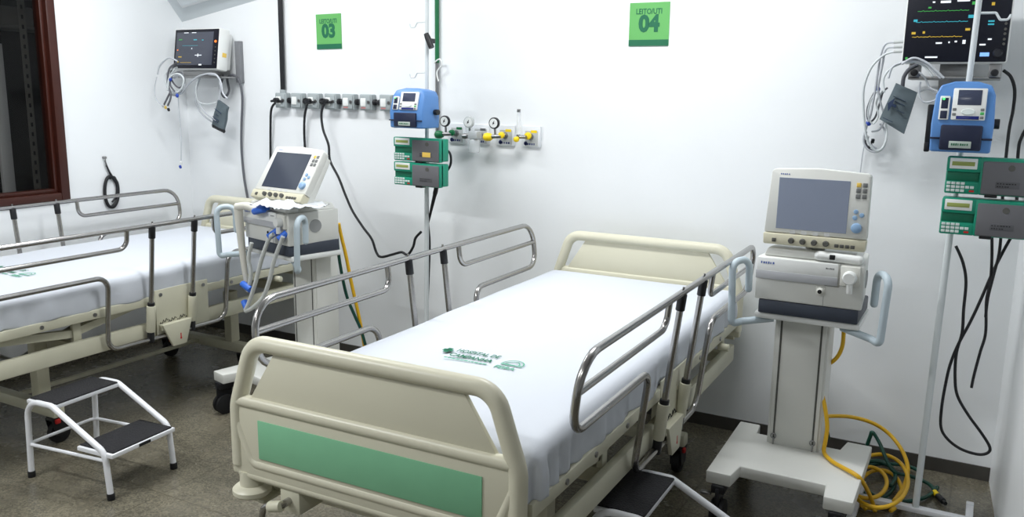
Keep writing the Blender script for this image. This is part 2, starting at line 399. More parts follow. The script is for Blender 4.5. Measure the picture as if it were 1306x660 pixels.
def make_bed():
    t=thing('hospital_bed','near hospital bed with white mattress, cream footboard and mint green panel','bed')
    fb=board('footboard',t,0); hb=board('headboard',t,2.147)
    # main frame and mattress platform
    b=MB()
    for s in (-1,1):
        b.bb(s*.425,s*.455,.03,2.12,.458,.535,.006)
        b.bb(s*.40,s*.425,.03,2.12,.458,.468,.002)
    for l in (.10,.62,1.35,2.02): b.bb(-.43,.43,l,l+.035,.468,.52,.004)
    b.build('main_frame',M_frame,t)
    b=MB()
    for s in (-1,1): b.bb(s*.438,s*.466,.05,2.10,.622,.664,.005)
    for l in (.06,.55,.95,1.35,1.75,2.05): b.bb(-.44,.44,l,l+.03,.63,.66,.003)
    for k in range(9): b.bb(-.43,.43,.13+k*.215,.28+k*.215,.655,.663,.002)
    b.build('mattress_platform',M_frame,t)
    b=MB()
    for s in (-1,1):
        pts=fillet([(s*.40,.30,.605),(s*.40,.62,.565),(s*.40,.98,.63)],[0,.05,0])
        for i in range(len(pts)-1):
            a,c=pts[i],pts[i+1]; d=c-a; b.box((a+c)/2,(.025,d.length+.01,.035),0,Matrix.Rotation(math.atan2(d.z,d.y),4,'X'))
        b.build('lift_arm',M_frame,t)
        b=MB()
        for l in (.12,.62,2.03): b.bb(s*.40,s*.42,l,l+.04,.52,.63,.002)
        b.each('platform_bracket',M_frame,t); b=MB()
    for s in (-1,1):
        b=MB(); b.bb(s*.462,s*.469,1.02,1.34,.46,.69,.003); b.prism([(1.03,.52),(1.205,.52),(1.165,.402),(1.085,.402)],s*.485,s*.50,.003,axis='x')
        b.bb(s*.466,s*.49,1.03,1.205,.49,.52,.003); pl=b.build('rail_bracket',M_frame,t)
        b=MB(); b.bb(s*.500,s*.5012,1.128,1.134,.435,.46); b.sph((s*.5005,1.131,.435),(.0015,.006,.006)); b.build('red_mark',M_red,pl)
        b=MB(); 
        for l in (1.05,1.31): b.cyl((s*.467,l,.665),(s*.474,l,.665),.009,seg=10)
        for l in (.25,.45,.70,1.5,1.8): b.cyl((s*.464,l,.643),(s*.470,l,.643),.009,seg=10)
        b.each('bolt',M_steel,pl)
    # handwriting on the right bracket plate
    b=MB(); rnd=random.Random(3)
    for k in range(10):
        l0=1.035+k*.017; z0=.515+.006*(k%3); h=.012+.010*rnd.random()
        b.tube([(.5005-.03,l0,z0),(.4705,l0+.006,z0+h),(.4705,l0+.012,z0+.004),(.4705,l0+.016,z0+h*.6)],.0014,seg=5)
    b.build('handwriting',M_black,t)
    # base
    b=MB()
    for s in (-1,1):
        for l in (.55,1.68): b.bb(s*.23,s*.285,l-.03,l+.03,.18,.47,.005)
    b.bb(-.012,.012,.55,1.68,.14,.16,.004)
    for l in (.55,1.68):
        b.bb(-.38,.38,l-.028,l+.028,.125,.18,.01)
    b.build('base_frame',M_frame,t)
    b=MB(); b.cyl((-.2,.6,.30),(.2,.6,.30),.022); b.cyl((0,.62,.30),(0,1.25,.50),.03); b.build('lift_actuator',M_steel,t)
    for l in (.55,1.68):
        for s in (-1,1): caster(t,s*.31+.035,l+.01,s)
    # bumpers at the foot corners, crank under the footboard
    for s in (-1,1):
        b=MB(); b.lathe([(.0,.0),(.05,.0),(.055,.006),(.055,.018),(.045,.027),(.034,.03),(.032,.075),(.0,.075)],(s*.425,.012,.497),seg=24); b.build('corner_bumper',M_beige,t)
    b=MB(); b.bb(-.295,-.225,-.012,.09,.485,.56,.004); b.build('crank_bracket',M_frame,t)
    b=MB(); b.cyl((-.262,-.05,.522),(-.262,.03,.522),.011); b.tube(fillet([(-.262,-.045,.522),(-.315,-.055,.515),(-.335,-.055,.44),(-.335,-.10,.43)],.03),.009); b.build('crank_handle',M_chrome,t)
    b=MB(); b.cyl((-.30,-.05,.512),(-.255,-.05,.524),.016,bev=.004); b.build('crank_hub',M_beige,t)
    b=MB(); b.cyl((.455,1.83,.60),(.50,1.83,.60),.016,bev=.004); b.build('platform_knob',M_frame,t)
    for s in (-1,1): side_rail(t,s)
    return t
def make_mattress(t):
    """foam mattress under a fitted white sheet, in bed coordinates"""
    X,Y0,Y1,Z0,Z1=.462,.05,2.095,.667,.798
    b=bmesh.new(); bmesh.ops.create_cube(b,size=1)
    bmesh.ops.scale(b,vec=(2*X,Y1-Y0,Z1-Z0),verts=b.verts); bmesh.ops.translate(b,vec=(0,(Y0+Y1)/2,(Z0+Z1)/2),verts=b.verts)
    def cut(ax,vals):
        for v in vals:
            co=[0,0,0]; co[ax]=v; no=[0,0,0]; no[ax]=1
            bmesh.ops.bisect_plane(b,geom=b.verts[:]+b.edges[:]+b.faces[:],plane_co=co,plane_no=no)
    def sp(a,c,n): 
        e=[.004,.011,.02,.031,.044]
        return [a+x for x in e]+[c-x for x in e]+[a+.044+(c-a-.088)*k/n for k in range(1,n)]
    cut(0,sp(-X,X,34)); cut(1,sp(Y0,Y1,74)); cut(2,[Z0+.008,Z0+.02,Z0+.04,Z0+.06,Z0+.08]+[Z1-x for x in (.004,.011,.02,.031,.044)])
    R=.042
    for v in b.verts:
        c=v.co; 
        lo=Vector((-X+R,Y0+R,Z0+.012)); hi=Vector((X-R,Y1-R,Z1-R))
        k=Vector((min(max(c.x,lo.x),hi.x),min(max(c.y,lo.y),hi.y),min(max(c.z,lo.z),hi.z))); d=c-k
        if d.length>1e-6:
            rr=R if c.z>hi.z-1e-6 or True else R
            if c.z<lo.z: d.z*=R/.012*.3
            mx=max(abs(d.x),abs(d.y),abs(d.z)); v.co=k+d.normalized()*min(R,max(mx,.0)) if mx>0 else k
    for v in b.verts:
        c=v.co; side=max(0,min(1,(Z1-.02-c.z)/.06))
        q=Vector((c.x*9,c.y*9,c.z*3))
        w=noise.noise(q)*.014*side+noise.noise(Vector((c.x*26,c.y*26,c.z*5)))*.008*side
        w+=.006*side*math.sin(c.y*34+c.x*34+5*noise.noise(Vector((c.x*3,c.y*3,4))))*(.35+.65*max(0,noise.noise(Vector((c.x*2+7,c.y*2,0)))+.4))
        # gathered corner folds
        cx=min(abs(c.x-X),abs(c.x+X)); cy=min(abs(c.y-Y0),abs(c.y-Y1)); cor=max(0,1-math.hypot(cx,cy)/.42)
        w+=math.sin((c.x+c.y)*80)*.016*side*cor
        n=Vector((max(-1,min(1,(abs(c.x)-X+.05)/.05))*(1 if c.x>0 else -1) if abs(c.x)>X-.05 else 0,(1 if c.y>Y1-.05 else -1) if (c.y>Y1-.05 or c.y<Y0+.05) else 0,0))
        if n.length: n.normalize()
        v.co+=n*w
        if c.z>Z1-.03: v.co.z+=noise.noise(Vector((c.x*2.2,c.y*1.7,3)))*.006+.004*noise.noise(Vector((c.x*6+c.y*3,c.y*2.5,9)))*(.4+.6*abs(c.x)/X)
        if c.z<Z0+.03: v.co.z+=.010*noise.noise(Vector((c.x*6,c.y*6,1)))-.004
    mb=MB(); mb._add(b); sh=mb.build('mattress',M_sheet,t,angle=180)
    # printed hospital mark
    zt=Z1+.0035
    def txt(nm,s,size,x,y,mt,bold,al='LEFT',xs=1): return text_mesh(nm,s,size,mt,sh,(x,y,zt),Matrix.Identity(4),bold,al,xs,.0003)
    txt('printed_lettering','HOSPITAL DE',.040,-.128,.668,M_print,.0004,xs=.66)
    txt('printed_lettering','CAMPANHA',.040,-.128,.618,M_print,.0008,xs=.72)
    m=MB(); rr=random.Random(5); x=-.128
    while x<.03:
        w=.006+.008*rr.random(); m.bb(x,x+w,.579,.587,zt-.0003,zt+.0003); x+=w+.003
    m.build('printed_caption',M_print2,sh,smooth=False)
    txt('printed_lettering','FEIRA',.036,.060,.582,M_print2,.0006,xs=.8)
    m=MB(); m.bb(-.175,-.139,.644,.662,zt-.0003,zt+.0003); m.bb(-.166,-.148,.631,.675,zt-.0003,zt+.0003); m.build('printed_cross',M_print,sh,smooth=False)
    m=MB()
    for k,(r0) in enumerate((.036,.023)):
        m.tube([(.102+r0*math.cos(a),.624+r0*1.1*math.sin(a),zt) for a in [PI*j/12 for j in range(13)]],.0024,seg=5,flat=.15)
    m.bb(.064,.140,.612,.620,zt-.0003,zt+.0003); m.build('printed_emblem',M_print2,sh,smooth=False)
    return t
bedA=make_bed(); bedA['group']='hospital beds'; make_mattress(bedA)
KB=1.04; ZB=-CAM.z*(KB-1)
def put_bed(o,x,y,rz): o.scale=(KB,KB,KB); o.location=(x*KB,CAM.y+(y-CAM.y)*KB,ZB); o.rotation_euler.z=math.radians(rz)
put_bed(bedA,-1.353,-2.432,.89)
for c in bedA.children:
    if c.name.split('.')[0] in ('base_frame','caster','lift_actuator'): c.location.z=-ZB/KB
bedB=copy_tree(bedA); put_bed(bedB,-3.9065,-2.43,-.05)
bedB['label']='far left hospital bed under the window, its footboard outside the photo'
# ------------------------------------------------------------------ ventilator on its cart
def txtv(nm,s,size,mt,parent,x,y,z,bold=0,xs=1,al='CENTER'): return text_mesh(nm,s,size,mt,parent,(x,y,z),RX(90),bold,al,xs,.0003)
def dashes(mb,x0,x1,y,z,h,n,seed):
    """unreadably small lettering, as short printed strokes"""
    r=random.Random(seed); x=x0; w=(x1-x0)/n
    for k in range(n): mb.bb(x0+k*w,x0+k*w+w*(.45+.35*r.random()),y-.0005,y,z-h/2,z+h/2*(.6+.4*r.random()))
def make_vent():
    t=thing('ventilator','white ventilator on a column cart right of the near bed, its grey screen switched off','ventilator',(-.645,-.452,0))
    # cart base
    b=MB(); o=[(-.268,-.315),(-.165,-.315),(-.155,-.20),(.19,-.20),(.20,-.315),(.31,-.315),(.305,.31),(.20,.31),(.185,.20),(-.18,.20),(-.19,.31),(-.285,.31)]
    b.prism(o,.058,.112,.006,axis='z'); base=b.build('cart_base',M_vent,t)
    for x,y in ((-.215,-.27),(.25,-.27),(-.235,.27),(.25,.27)):
        b=MB(); zc=-.125+.056
        for q in (-.026,.010): b.cyl((x+q,y-.02,zc),(x+q+.018,y-.02,zc),.056,seg=24,bev=.006)
        b.cyl((x-.024,y-.02,zc),(x+.026,y-.02,zc),.02,seg=14)
        c=b.build('caster',M_rubber,base)
        b=MB(); b.bb(x-.007,x+.009,y-.06,y+.03,zc,.045,.004); b.bb(x-.028,x+.03,y-.055,y+.035,.02,.058,.008); b.build('caster_fork',M_black,c)
        b=MB(); b.bb(x-.075,x-.030,y-.04,y-.015,.0,.012,.004); b.build('brake_lever',M_steel,c)
    # column
    b=MB(); b.bb(-.108,.100,.11,.27,.11,.74,.006); b.bb(-.118,.110,.12,.26,.11,.72,.004); col=b.build('column',M_vent,t)
    b=MB(); 
    for x in (-.088,.080): b.bb(x-.004,x+.004,.1085,.1105,.125,.72)
    b.each('column_groove',M_knob,t,False)
    for x in (-.088,.080):
        b=MB(); b.tube([(x+.011*math.cos(a),.105,.152+.011*math.sin(a)) for a in [2*PI*k/16 for k in range(16)]],.003,closed=True,seg=6); b.bb(x-.003,x+.003,.104,.112,.112,.143); b.build('eye_bolt',M_steel,t)
    # tray and handles
    b=MB(); b.bb(-.185,.24,-.005,.31,.712,.74,.008); tray=b.build('cart_tray',M_white,t)
    b=MB(); b.bb(-.168,.232,-.018,.30,.74,.80,.006); b.build('battery_drawer',M_dark,t)
    for s,cx in ((-1,-.175),(1,.225)):
        pts=[(cx-s*.06,.05,.705),(cx+s*.065,.0,.685),(cx+s*.098,-.03,.675),(cx+s*.110,-.03,.948),(cx+s*.058,.055,.955),(cx+s*.055,.055,.82)]
        b=MB(); b.tube(fillet(pts,[0,.03,.05,.042,.042,0],n=6),.0155,seg=14); b.sph((cx+s*.055,.055,.82),.0155); b.build('handle',M_handle,t)
    # main unit
    b=MB(); b.prism([(-.188,.80),(.243,.80),(.243,.985),(-.184,.985)],-.02,.31,.008); b.prism([(-.165,.985),(.225,.985),(.20,1.018),(-.15,1.022)],.0,.30,.008)
    unit=b.build('main_unit',M_vent,t)
    for v in unit.data.vertices:
        k=1-.12*max(0,v.co.y+.02)/.33; v.co.x=.03+(v.co.x-.03)*k
    b=MB(); b.bb(-.183,.143,-.031,-.018,.905,.984,.006); fp=b.build('front_cover',M_white,unit)
    b=MB(); b.bb(-.184,.144,-.0318,-.03,.893,.928,.001); b.build('grey_stripe',mat('grey stripe',(178,180,184),.4),unit)
    b=MB(); dashes(b,-.165,-.108,-.0312,.962,.010,6,1); b.build('maker_lettering',mat('blue lettering',(88,110,178),.5),fp,False)
    b=MB(); dashes(b,.095,.130,-.0312,.963,.006,5,2); b.build('model_lettering',M_btn,fp,False)
    b=MB(); b.bb(.152,.228,-.034,-.016,.898,.980,.004); md=b.build('outlet_module',M_off,unit)
    b=MB(); b.lathe([(0,.03),(.022,.03),(.027,.022),(.028,.0),(.0,.0)],(.190,-.034,.935),RX(90),20); b.cyl((.192,-.048,.93),(.195,-.052,.872),.0125,.011,seg=16,bev=.002); b.build('expiratory_outlet',M_white,unit)
    b=MB(); b.bb(.062,.098,-.026,-.018,.846,.884,.003); b.lathe([(.0,.018),(.010,.018),(.0115,.008),(.015,.006),(.016,.0),(0,0)],(.080,-.024,.865),RX(90),18); b.build('inspiratory_port',M_off,unit)
    b=MB(); b.cyl((.080,-.0435,.865),(.080,-.041,.865),.0085,seg=16); b.build('port_opening',M_hole,unit)
    b=MB(); b.bb(.0925,.0935,-.0212,-.0195,.802,.845); b.bb(.0925,.15,-.0212,-.0195,.889,.890); b.bb(.1495,.1505,-.0212,-.0195,.889,.985); b.each('panel_seam',M_btn,unit,False)
    b=MB(); b.lathe([(0,0),(.038,0),(.038,.003),(.0,.003)],(.2305,.15,.90),RY(90),24); b.build('side_vent_disc',mat('grey vent mesh',(150,152,152),.6),unit)
    b=MB(); b.tube([(.062,-.005,1.008),(.215,-.005,1.004)],.020,seg=16); b.sph((.062,-.005,1.008),.020,14); b.sph((.215,-.005,1.004),.020,14); b.bb(.062,.215,-.005,.06,.988,1.012,.003); pill=b.build('support_arm_holder',M_white,unit)
    b=MB(); b.bb(.104,.126,-.028,-.02,.999,1.019,.003); b.build('holder_button',M_black,pill)
    b=MB(); b.cyl((.03,.11,1.01),(.03,.11,1.10),.03,seg=20); b.bb(-.01,.07,.07,.16,1.015,1.03,.005); b.build('monitor_neck',M_off,t)
    # user screen, hinged on the neck: built about its hinge (.03,.06,1.05)
    hx,hy,hz=.031,.06,1.04
    def l(x,y,z): return (x-hx,y-hy,z-hz)
    b=MB(); b.prism([(-.170-hx,1.085-hz),(.236-hx,1.085-hz),(.232-hx,1.338-hz),(.220-hx,1.349-hz),(.032-hx,1.360-hz),(-.145-hx,1.351-hz),(-.155-hx,1.340-hz)],-.062,-.018,.007)
    b.prism([(-.165-hx,1.04-hz),(.23-hx,1.04-hz),(.22-hx,1.33-hz),(-.14-hx,1.33-hz)],-.02,.022,.01)
    mo=b.build('monitor',M_vent,t); mo.location=(hx,hy,hz)
    y=-.062
    b=MB(); b.prism([(-.168-hx,1.036-hz),(.233-hx,1.036-hz),(.236-hx,1.083-hz),(-.171-hx,1.083-hz)],y-.008,-.02,.006); st=b.build('control_strip',M_cream,mo)
    b=MB(); b.bb(-.122-hx,.156-hx,y-.0015,y+.002,1.104-hz,1.316-hz,.001); b.build('screen',M_screen,mo,False)
    b=MB(); dashes(b,-.118-hx,-.078-hx,y-.0002,1.331-hz,.006,5,3); b.build('maker_lettering',mat('blue lettering',(88,110,178),.5),mo,False)
    for k in range(4):
        x=-.054+.0457*k-hx
        b=MB(); b.lathe([(0,.016),(.009,.016),(.0115,.012),(.0125,0),(0,0)],(x,y-.007,1.0575-hz),RX(90),18); b.build('knob',M_knob,mo)
        b=MB(); b.bb(x-.01,x+.012,y-.0009,y+.001,1.086-hz,1.099-hz); b.build('soft_key_mark',mat('pale grey mark',(196,198,198),.5),mo,False)
        x=.1245+.0207*k-hx
        b=MB(); b.bb(x-.008,x+.008,y-.012,y-.006,1.046-hz,1.060-hz,.002); b.build('strip_button',M_knob,mo)
    b=MB(); b.bb(-.132-hx,-.116-hx,y-.013,y-.006,1.047-hz,1.063-hz,.002); b.build('power_button',M_knob,mo)
    for k in range(6):
        x=(.188,.2115)[k%2]-hx; z=(1.303,1.280,1.257)[k//2]-hz
        b=MB(); b.bb(x-.0085,x+.0085,y-.003,y+.001,z-.0085,z+.0085,.001); b.build('alarm_button' if k==0 else 'menu_button',M_yel if k==0 else M_btn,mo)
    for x,z in ((.186,1.196),(.209,1.183),(.184,1.171)):
        b=MB(); b.cyl((x-hx,y+.001,z-hz),(x-hx,y-.004,z-hz),.009,seg=18,bev=.001); b.build('round_button',M_bluebtn,mo)
    b=MB(); b.lathe([(0,.016),(.014,.016),(.019,.013),(.021,0),(0,0)],(.193-hx,y,1.130-hz),RX(90),26); b.build('rotary_dial',M_bluebtn,mo)
    mo.rotation_euler.x=math.radians(-2)
    return t
ventA=make_vent(); ventA['group']='ventilators'
KV=.93
def put_vent(o,p,rz): o.scale=(KV,KV,KV); o.location=(p[0],p[1],.125*KV); o.rotation_euler.z=math.radians(rz)
q=CAM+(Vector((-.645,-.452,0))-CAM)*KV; put_vent(ventA,(q.x+.01,q.y),0)
ventB=copy_tree(ventA); ventB['label']='white ventilator between the two beds, dark screen tilted back, blue-ended tubes hanging'
VY=-14; put_vent(ventB,(-3.115,-.985),VY)
for c in ventB.children:
    k=c.name.split('.')[0]
    if k in ('column','column_groove'): c.scale.z=1.08; c.location.z=-.009
    if k in ('column','column_groove','cart_base','eye_bolt'): c.location.x+=.03; c.location.y+=.09
    elif k not in ('cart_base','eye_bolt'): c.location.z+=.05
    if k=='main_unit': c.scale.z=.92; c.location.z+=.80*.08-.004
    if k=='handle' and min(v.co.x for v in c.data.vertices)<-.25:
        c.location+=Vector((-.07,-.065,0))
    if c.name.startswith('monitor') and 'neck' not in c.name:
        c.location.x+=.045; c.location.z-=.045; c.rotation_euler.z=math.radians(7)
        c.rotation_euler.x=math.radians(-33)
        for g in c.children:
            if g.name.startswith('screen'): g.data=g.data.copy(); g.data.materials[0]=M_screen2
def VB(x,y,z): return Matrix.Translation(ventB.location)@RZ(VY)@Vector((x*KV,y*KV,z*KV))
# breathing circuit on the far ventilator
bc=thing('breathing_circuit','ribbed breathing tubes with blue connectors hanging from the ventilator between the beds','tubes',VB(.0,-.06,0))
o0=Vector(bc.location)
def rel(v): return Vector(v)-o0
def px(u,v,yy): return P(u,v,y=yy)
yv=VB(0,-.10,0).y
for a in ([(349,299),(343,305),(334,330),(326,360),(318,385),(313,396)],[(361,302),(357,312),(349,335),(343,360),(335,380),(322,393),(313,397)]):
    b=MB(); b.tube(spline([rel(px(u,v,yv)) for u,v in a],8),.0105,seg=10); b.build('ribbed_tube',M_gtube,bc)
for a in ((342,303,355,294),(355,306,366,297)):
    b=MB(); b.cyl(rel(px(a[0],a[1],yv)),rel(px(a[2],a[3],yv+.03)),.0165,seg=16,bev=.002); b.build('blue_connector',M_cblue,bc)
yv2=VB(-.2,-.08,0).y
b=MB(); b.tube(spline([rel(px(u,v,yv2)) for u,v in [(304,265),(306,290),(309,320),(312,345),(314,360)]],8),[.024-.0004*k for k in range(33)],seg=12); b.tube(spline([rel(px(u,v,yv2-.01)) for u,v in [(302,264),(315,263),(328,268)]],6),.02,seg=10); b.build('milky_tube',M_milk,bc)
b=MB(); b.tube(spline([rel(px(u,v,yv2-.02)) for u,v in [(316,372),(320,350),(317,330),(321,310)]],8),.010,seg=8); b.build('ribbed_tube',M_gtube,bc)
for q in ((324,270,337,267,yv2-.03),(330,266,342,264,yv2-.01),(309,362,320,370,yv2-.02),(311,384,316,396,yv2-.02)):
    b=MB(); a=rel(px(q[0],q[1],q[4])); c=rel(px(q[2],q[3],q[4]-.01)); b.cyl(a,c,.017,seg=16,bev=.003); b.build('blue_connector',M_cblue,bc)
# crumpled bag on top of that ventilator
c0=VB(.165,.05,1.043)
bm=bmesh.new(); bmesh.ops.create_grid(bm,x_segments=26,y_segments=20,size=1)
for v in bm.verts:
    x,y=v.co.x,v.co.y; r=max(abs(x),abs(y))
    e=1+.18*noise.noise(Vector((x*1.4,y*1.4,2)))
    z=.026*(1-r**2.2)+.022*abs(noise.noise(Vector((x*2.3,y*2.3,5))))+.012*noise.noise(Vector((x*6,y*6,1)))
    v.co=Vector((x*.145*e,y*.13*e,max(.002,z+.006)))
bmesh.ops.solidify(bm,geom=bm.faces[:],thickness=.0015)
b=MB(); b._add(bm); bag=b.build('plastic_bag',M_bag,None,angle=180); bag.location=c0; bag.rotation_euler.z=math.radians(VY)
tag(bag,'crumpled clear plastic bag lying on top of the ventilator between the beds','plastic bag')
# ------------------------------------------------------------------ two-step footstools
def make_stool():
    t=thing('footstool','white two-step footstool with black treads on the open floor beside the far bed','footstool')
    r=.0125; W=.165
    for s in (-1,1):
        p=fillet([(s*W,.238,.012),(s*W,.222,.348),(s*W,.07,.348),(s*W,-.222,.20),(s*W,-.238,.012)],[0,.075,.05,.06,0],n=7)
        b=MB(); b.tube(p,r,seg=14); fr=b.build('side_frame',M_wpaint,t)
        for yy in (.2385,-.2385):
            b=MB(); b.cyl((s*W,yy,0),(s*W,yy-.001*(1 if yy>0 else -1),.028),.0155,seg=16,bev=.002); b.build('rubber_foot',M_rubber,fr)
    b=MB(); b.bb(-W,W,.055,.225,.333,.352,.004); st=b.build('top_step',M_wpaint,t)
    b=MB(); b.bb(-W+.012,W-.012,.056,.218,.351,.3585,.002); b.build('tread',M_tread,st)
    b=MB(); b.bb(-W,W,-.262,-.06,.178,.197,.004); st=b.build('lower_step',M_wpaint,t)
    b=MB(); b.bb(-W+.012,W-.012,-.255,-.065,.196,.2035,.002); b.build('tread',M_tread,st)
    b=MB(); b.bb(-.03,.03,-.264,-.261,.181,.194,.001); b.build('maker_plate',M_black,st)
    b=MB(); b.tube(fillet([(-W,-.235,.165),(-W,.24,.15),(W,.24,.15),(W,-.235,.165)],[0,.03,.03,0]),.0075,seg=8); b.build('tie_bar',M_wpaint,t)
    return t
s1=make_stool(); s1.location=(-3.232,-1.893,0); s1.rotation_euler.z=math.radians(94); s1['group']='footstools'
s2=copy_tree(s1); s2.location=(-.775,-1.57,0); s2.rotation_euler.z=math.radians(91); s2['label']='white two-step footstool with black treads beside the near bed, partly hidden'
# ------------------------------------------------------------------ drip stands and pumps
def make_stand(name,label,top,foot,y,hooks):
    x0,x1=foot.x,top.x
    t=thing('drip_stand',label,'drip stand',(x0,foot.y,0))
    d=x1-x0; yd=top.y-foot.y
    b=MB(); b.tube([(0,0,.03),(d*.62,yd*.62,1.35)],.0125,seg=12); b.build('lower_pole',M_pipe,t)
    b=MB(); b.tube([(d*.6,yd*.6,1.3),(d,yd,2.25)],.0105,seg=12); pu=b.build('upper_pole',M_pipe,t)
    b=MB(); b.bb(-.215,.19,-.018,.018,.028,.048,.003); b.build('base_crossbar',M_wpaint,t)
    for xx,l0,l1 in ((-.215,-.24,.14),(.19,-.24,.16)):
        b=MB(); b.bb(xx-.014,xx+.014,l0,l1,.012,.045,.004); b.bb(xx-.014,xx+.014,l1-.03,l1,.0,.05,.003); b.bb(xx-.014,xx+.014,l0,l0+.03,0,.05,.003); b.build('base_foot',M_wpaint,t)
    for z,s in hooks:
        k=z/2.25; cx=d*k; cy=yd*k
        b=MB(); b.tube(fillet([(cx,cy,z),(cx+s*.06,cy-.004,z-.001),(cx+s*.075,cy-.004,z-.026),(cx+s*.10,cy-.004,z-.026),(cx+s*.108,cy-.004,z-.008)],[0,.008,.01,.01,0]),.0035 if s<0 else .005,seg=6); b.build('hook',M_pipe,pu)
    return t
yS=-.44
st4=make_stand('a','pale drip stand pole right of the near bed carrying three pumps',P(1250,-2,y=yS),P(1167,652,z=.03),yS,[(1.955,1)])
yT=-.26
st3=make_stand('b','pale drip stand pole by the back wall between the beds carrying three pumps',P(545,0,y=yT),Vector((P(543,236,y=yT).x-.004,yT,0)),yT,[(2.0,-1),(1.742,-1)])
for t_ in (st3,st4): t_['group']='drip stands'
b=MB(); a,c=P(543.5,43,y=yT-.03),P(550.5,61,y=yT-.03); b.tube([a,a+(c-a)*.3,c],[.013,.016,.015],seg=14); k=(a+c)/2; b.bb(k.x-.012,k.x+.012,yT-.035,yT+.014,k.z-.012,k.z+.012,.003)
tag(b.build('pole_clamp',M_black),'black clamp lever tilted on the drip stand pole above the far blue pump','clamp')
def pole_at(st,z):
    if st is st4: a=P(1167,652,z=.03); c=P(1250,-2,y=yS)
    else: a=Vector((P(543,236,y=yT).x-.004,yT,0)); c=P(545,0,y=yT)
    k=z/2.25; return Vector((a.x+(c.x-a.x)*k,a.y+(c.y-a.y)*k,z))
# blue infusion pump, origin at its back centre bottom; front faces -y
def make_blue():
    t=thing('infusion_pump','blue infusion pump topmost on the right drip stand, green light lit','pump')
    b=MB()
    prof=[(.0,.0),(-.145,.0),(-.150,.095),(-.143,.105),(-.118,.235),(-.09,.248),(-.02,.248),(.0,.225)]
    # front seen as a slightly tapering block with a rounded crown
    front=[(-.096,.0),(.096,.0),(.099,.10),(.094,.20),(.080,.234),(.035,.248),(-.035,.248),(-.080,.234),(-.094,.20),(-.099,.10)]
    bm=bmesh.new(); rings=[]
    def yf(z): 
        for (y0,z0),(y1,z1) in zip(prof[1:5],prof[2:6]):
            if z0<=z<=z1: return y0+(y1-y0)*(z-z0)/(z1-z0)
        return -.09
    v0=[bm.verts.new((x,yf(z) if z<.23 else (-.116 if z<.24 else -.10),z)) for x,z in front]; v1=[bm.verts.new((x*.97,0,z*.97)) for x,z in front]
    bm.faces.new(v0); bm.faces.new(v1[::-1])
    for i in range(10): bm.faces.new((v0[i],v1[i],v1[(i+1)%10],v0[(i+1)%10]))
    bmesh.ops.recalc_face_normals(bm,faces=bm.faces); bmesh.ops.triangulate(bm,faces=[f for f in bm.faces if len(f.verts)>4])
    bmesh.ops.bevel(bm,geom=[e for e in bm.edges if len(e.link_faces)==2 and e.calc_face_angle(0)>.5],offset=.008,segments=3,affect='EDGES',profile=.5)
    b._add(bm); case=b.build('case',M_blue,t,angle=50)
    tilt=RX(-10.5)
    def fp(x,z,d=0): return Vector((x,-.1465+(z-.105)*.192-d,z))
    def panel(nm,x0,x1,z0,z1,th,mt,par,bev=.002,d=0):
        m=MB(); c=fp((x0+x1)/2,(z0+z1)/2,d); m.box(c,(x1-x0,th*2,z1-z0),bev,RX(-11)); return m.build(nm,mt,par)
    pn=panel('control_panel',-.038,.068,.112,.224,.006,M_white,t,.004)
    panel('display',-.022,.052,.165,.218,.0015,mat('dark pump display',(66,72,92),.15),pn,.001,.006)
    panel('lower_display',-.022,.050,.116,.128,.0012,mat('navy display',(36,44,110),.2),pn,.001,.006)
    sp=panel('side_panel',-.078,-.046,.112,.196,.006,M_white,t,.003)
    panel('indicator_window',-.073,-.051,.152,.190,.0012,M_navy,sp,.001,.006); panel('indicator_window',-.073,-.051,.117,.145,.0012,M_navy,sp,.001,.006)
    m=MB(); m.sph(fp(-.066,.186,.009),.004,8); m.build('green_light',mat('green led',(70,240,110),.4,emit=2),sp)
    m=MB(); m.lathe([(0,.004),(.016,.004),(.018,0),(0,0)],fp(.014,.142,.006),RX(79)@Matrix.Diagonal((1.25,.62,1,1)),20); m.build('oval_key',M_key,pn)
    for x,z,mt in ((-.029,.150,M_btn),(-.029,.133,M_btn),(.058,.150,M_btn),(.058,.137,mat('green key',(70,170,90),.4)),(.058,.123,M_btn)):
        panel('round_key',x-.006,x+.006,z-.005,z+.005,.002,mt,pn,.002,.006)
    m=MB(); m.bb(-.066,.066,-.158,-.14,.008,.096,.006); dr=m.build('pump_door',M_navy,t)
    m=MB(); m.bb(-.035,.035,-.1595,-.1575,.016,.040,.001); lb=m.build('door_label',mat('label grey',(176,188,180),.5),dr)
    m=MB(); dashes(m,-.028,.028,-.1597,.029,.008,8,5); m.build('label_lettering',mat('label green',(52,110,80),.5),lb,False)
    m=MB(); m.bb(.066,.098,-.152,-.145,.045,.052,.001); m.bb(-.098,-.066,-.152,-.145,.045,.052,.001); m.each('door_latch',M_navy,t)
    m=MB(); m.cyl((.09,-.04,.10),(.116,-.04,.10),.018,seg=16,bev=.003); m.build('clamp_knob',M_black,t)
    m=MB(); m.bb(-.018,.018,.0,.03,.08,.14,.004); m.build('pole_clamp',M_black,t)
    m=MB(); m.bb(-.118,-.097,-.09,-.05,.02,.165,.004); m.bb(-.118,-.1,-.095,-.045,-.005,.03,.004); m.build('drop_sensor_holder',M_black,t)
    return t
pb4=make_blue(); q=pole_at(st4,1.46); pb4.location=(-.100,q.y-.045,1.462); pb4.rotation_euler.z=0; pb4['group']='blue infusion pumps'
pb3=copy_tree(pb4); q=pole_at(st3,1.46); pb3.rotation_euler.z=math.radians(-5); pb3.location=(q.x+.012,q.y-.045,1.458); pb3['label']='blue infusion pump on the drip stand between the beds, above two green pumps'
pb3.scale=(1.12,1.0,.82)
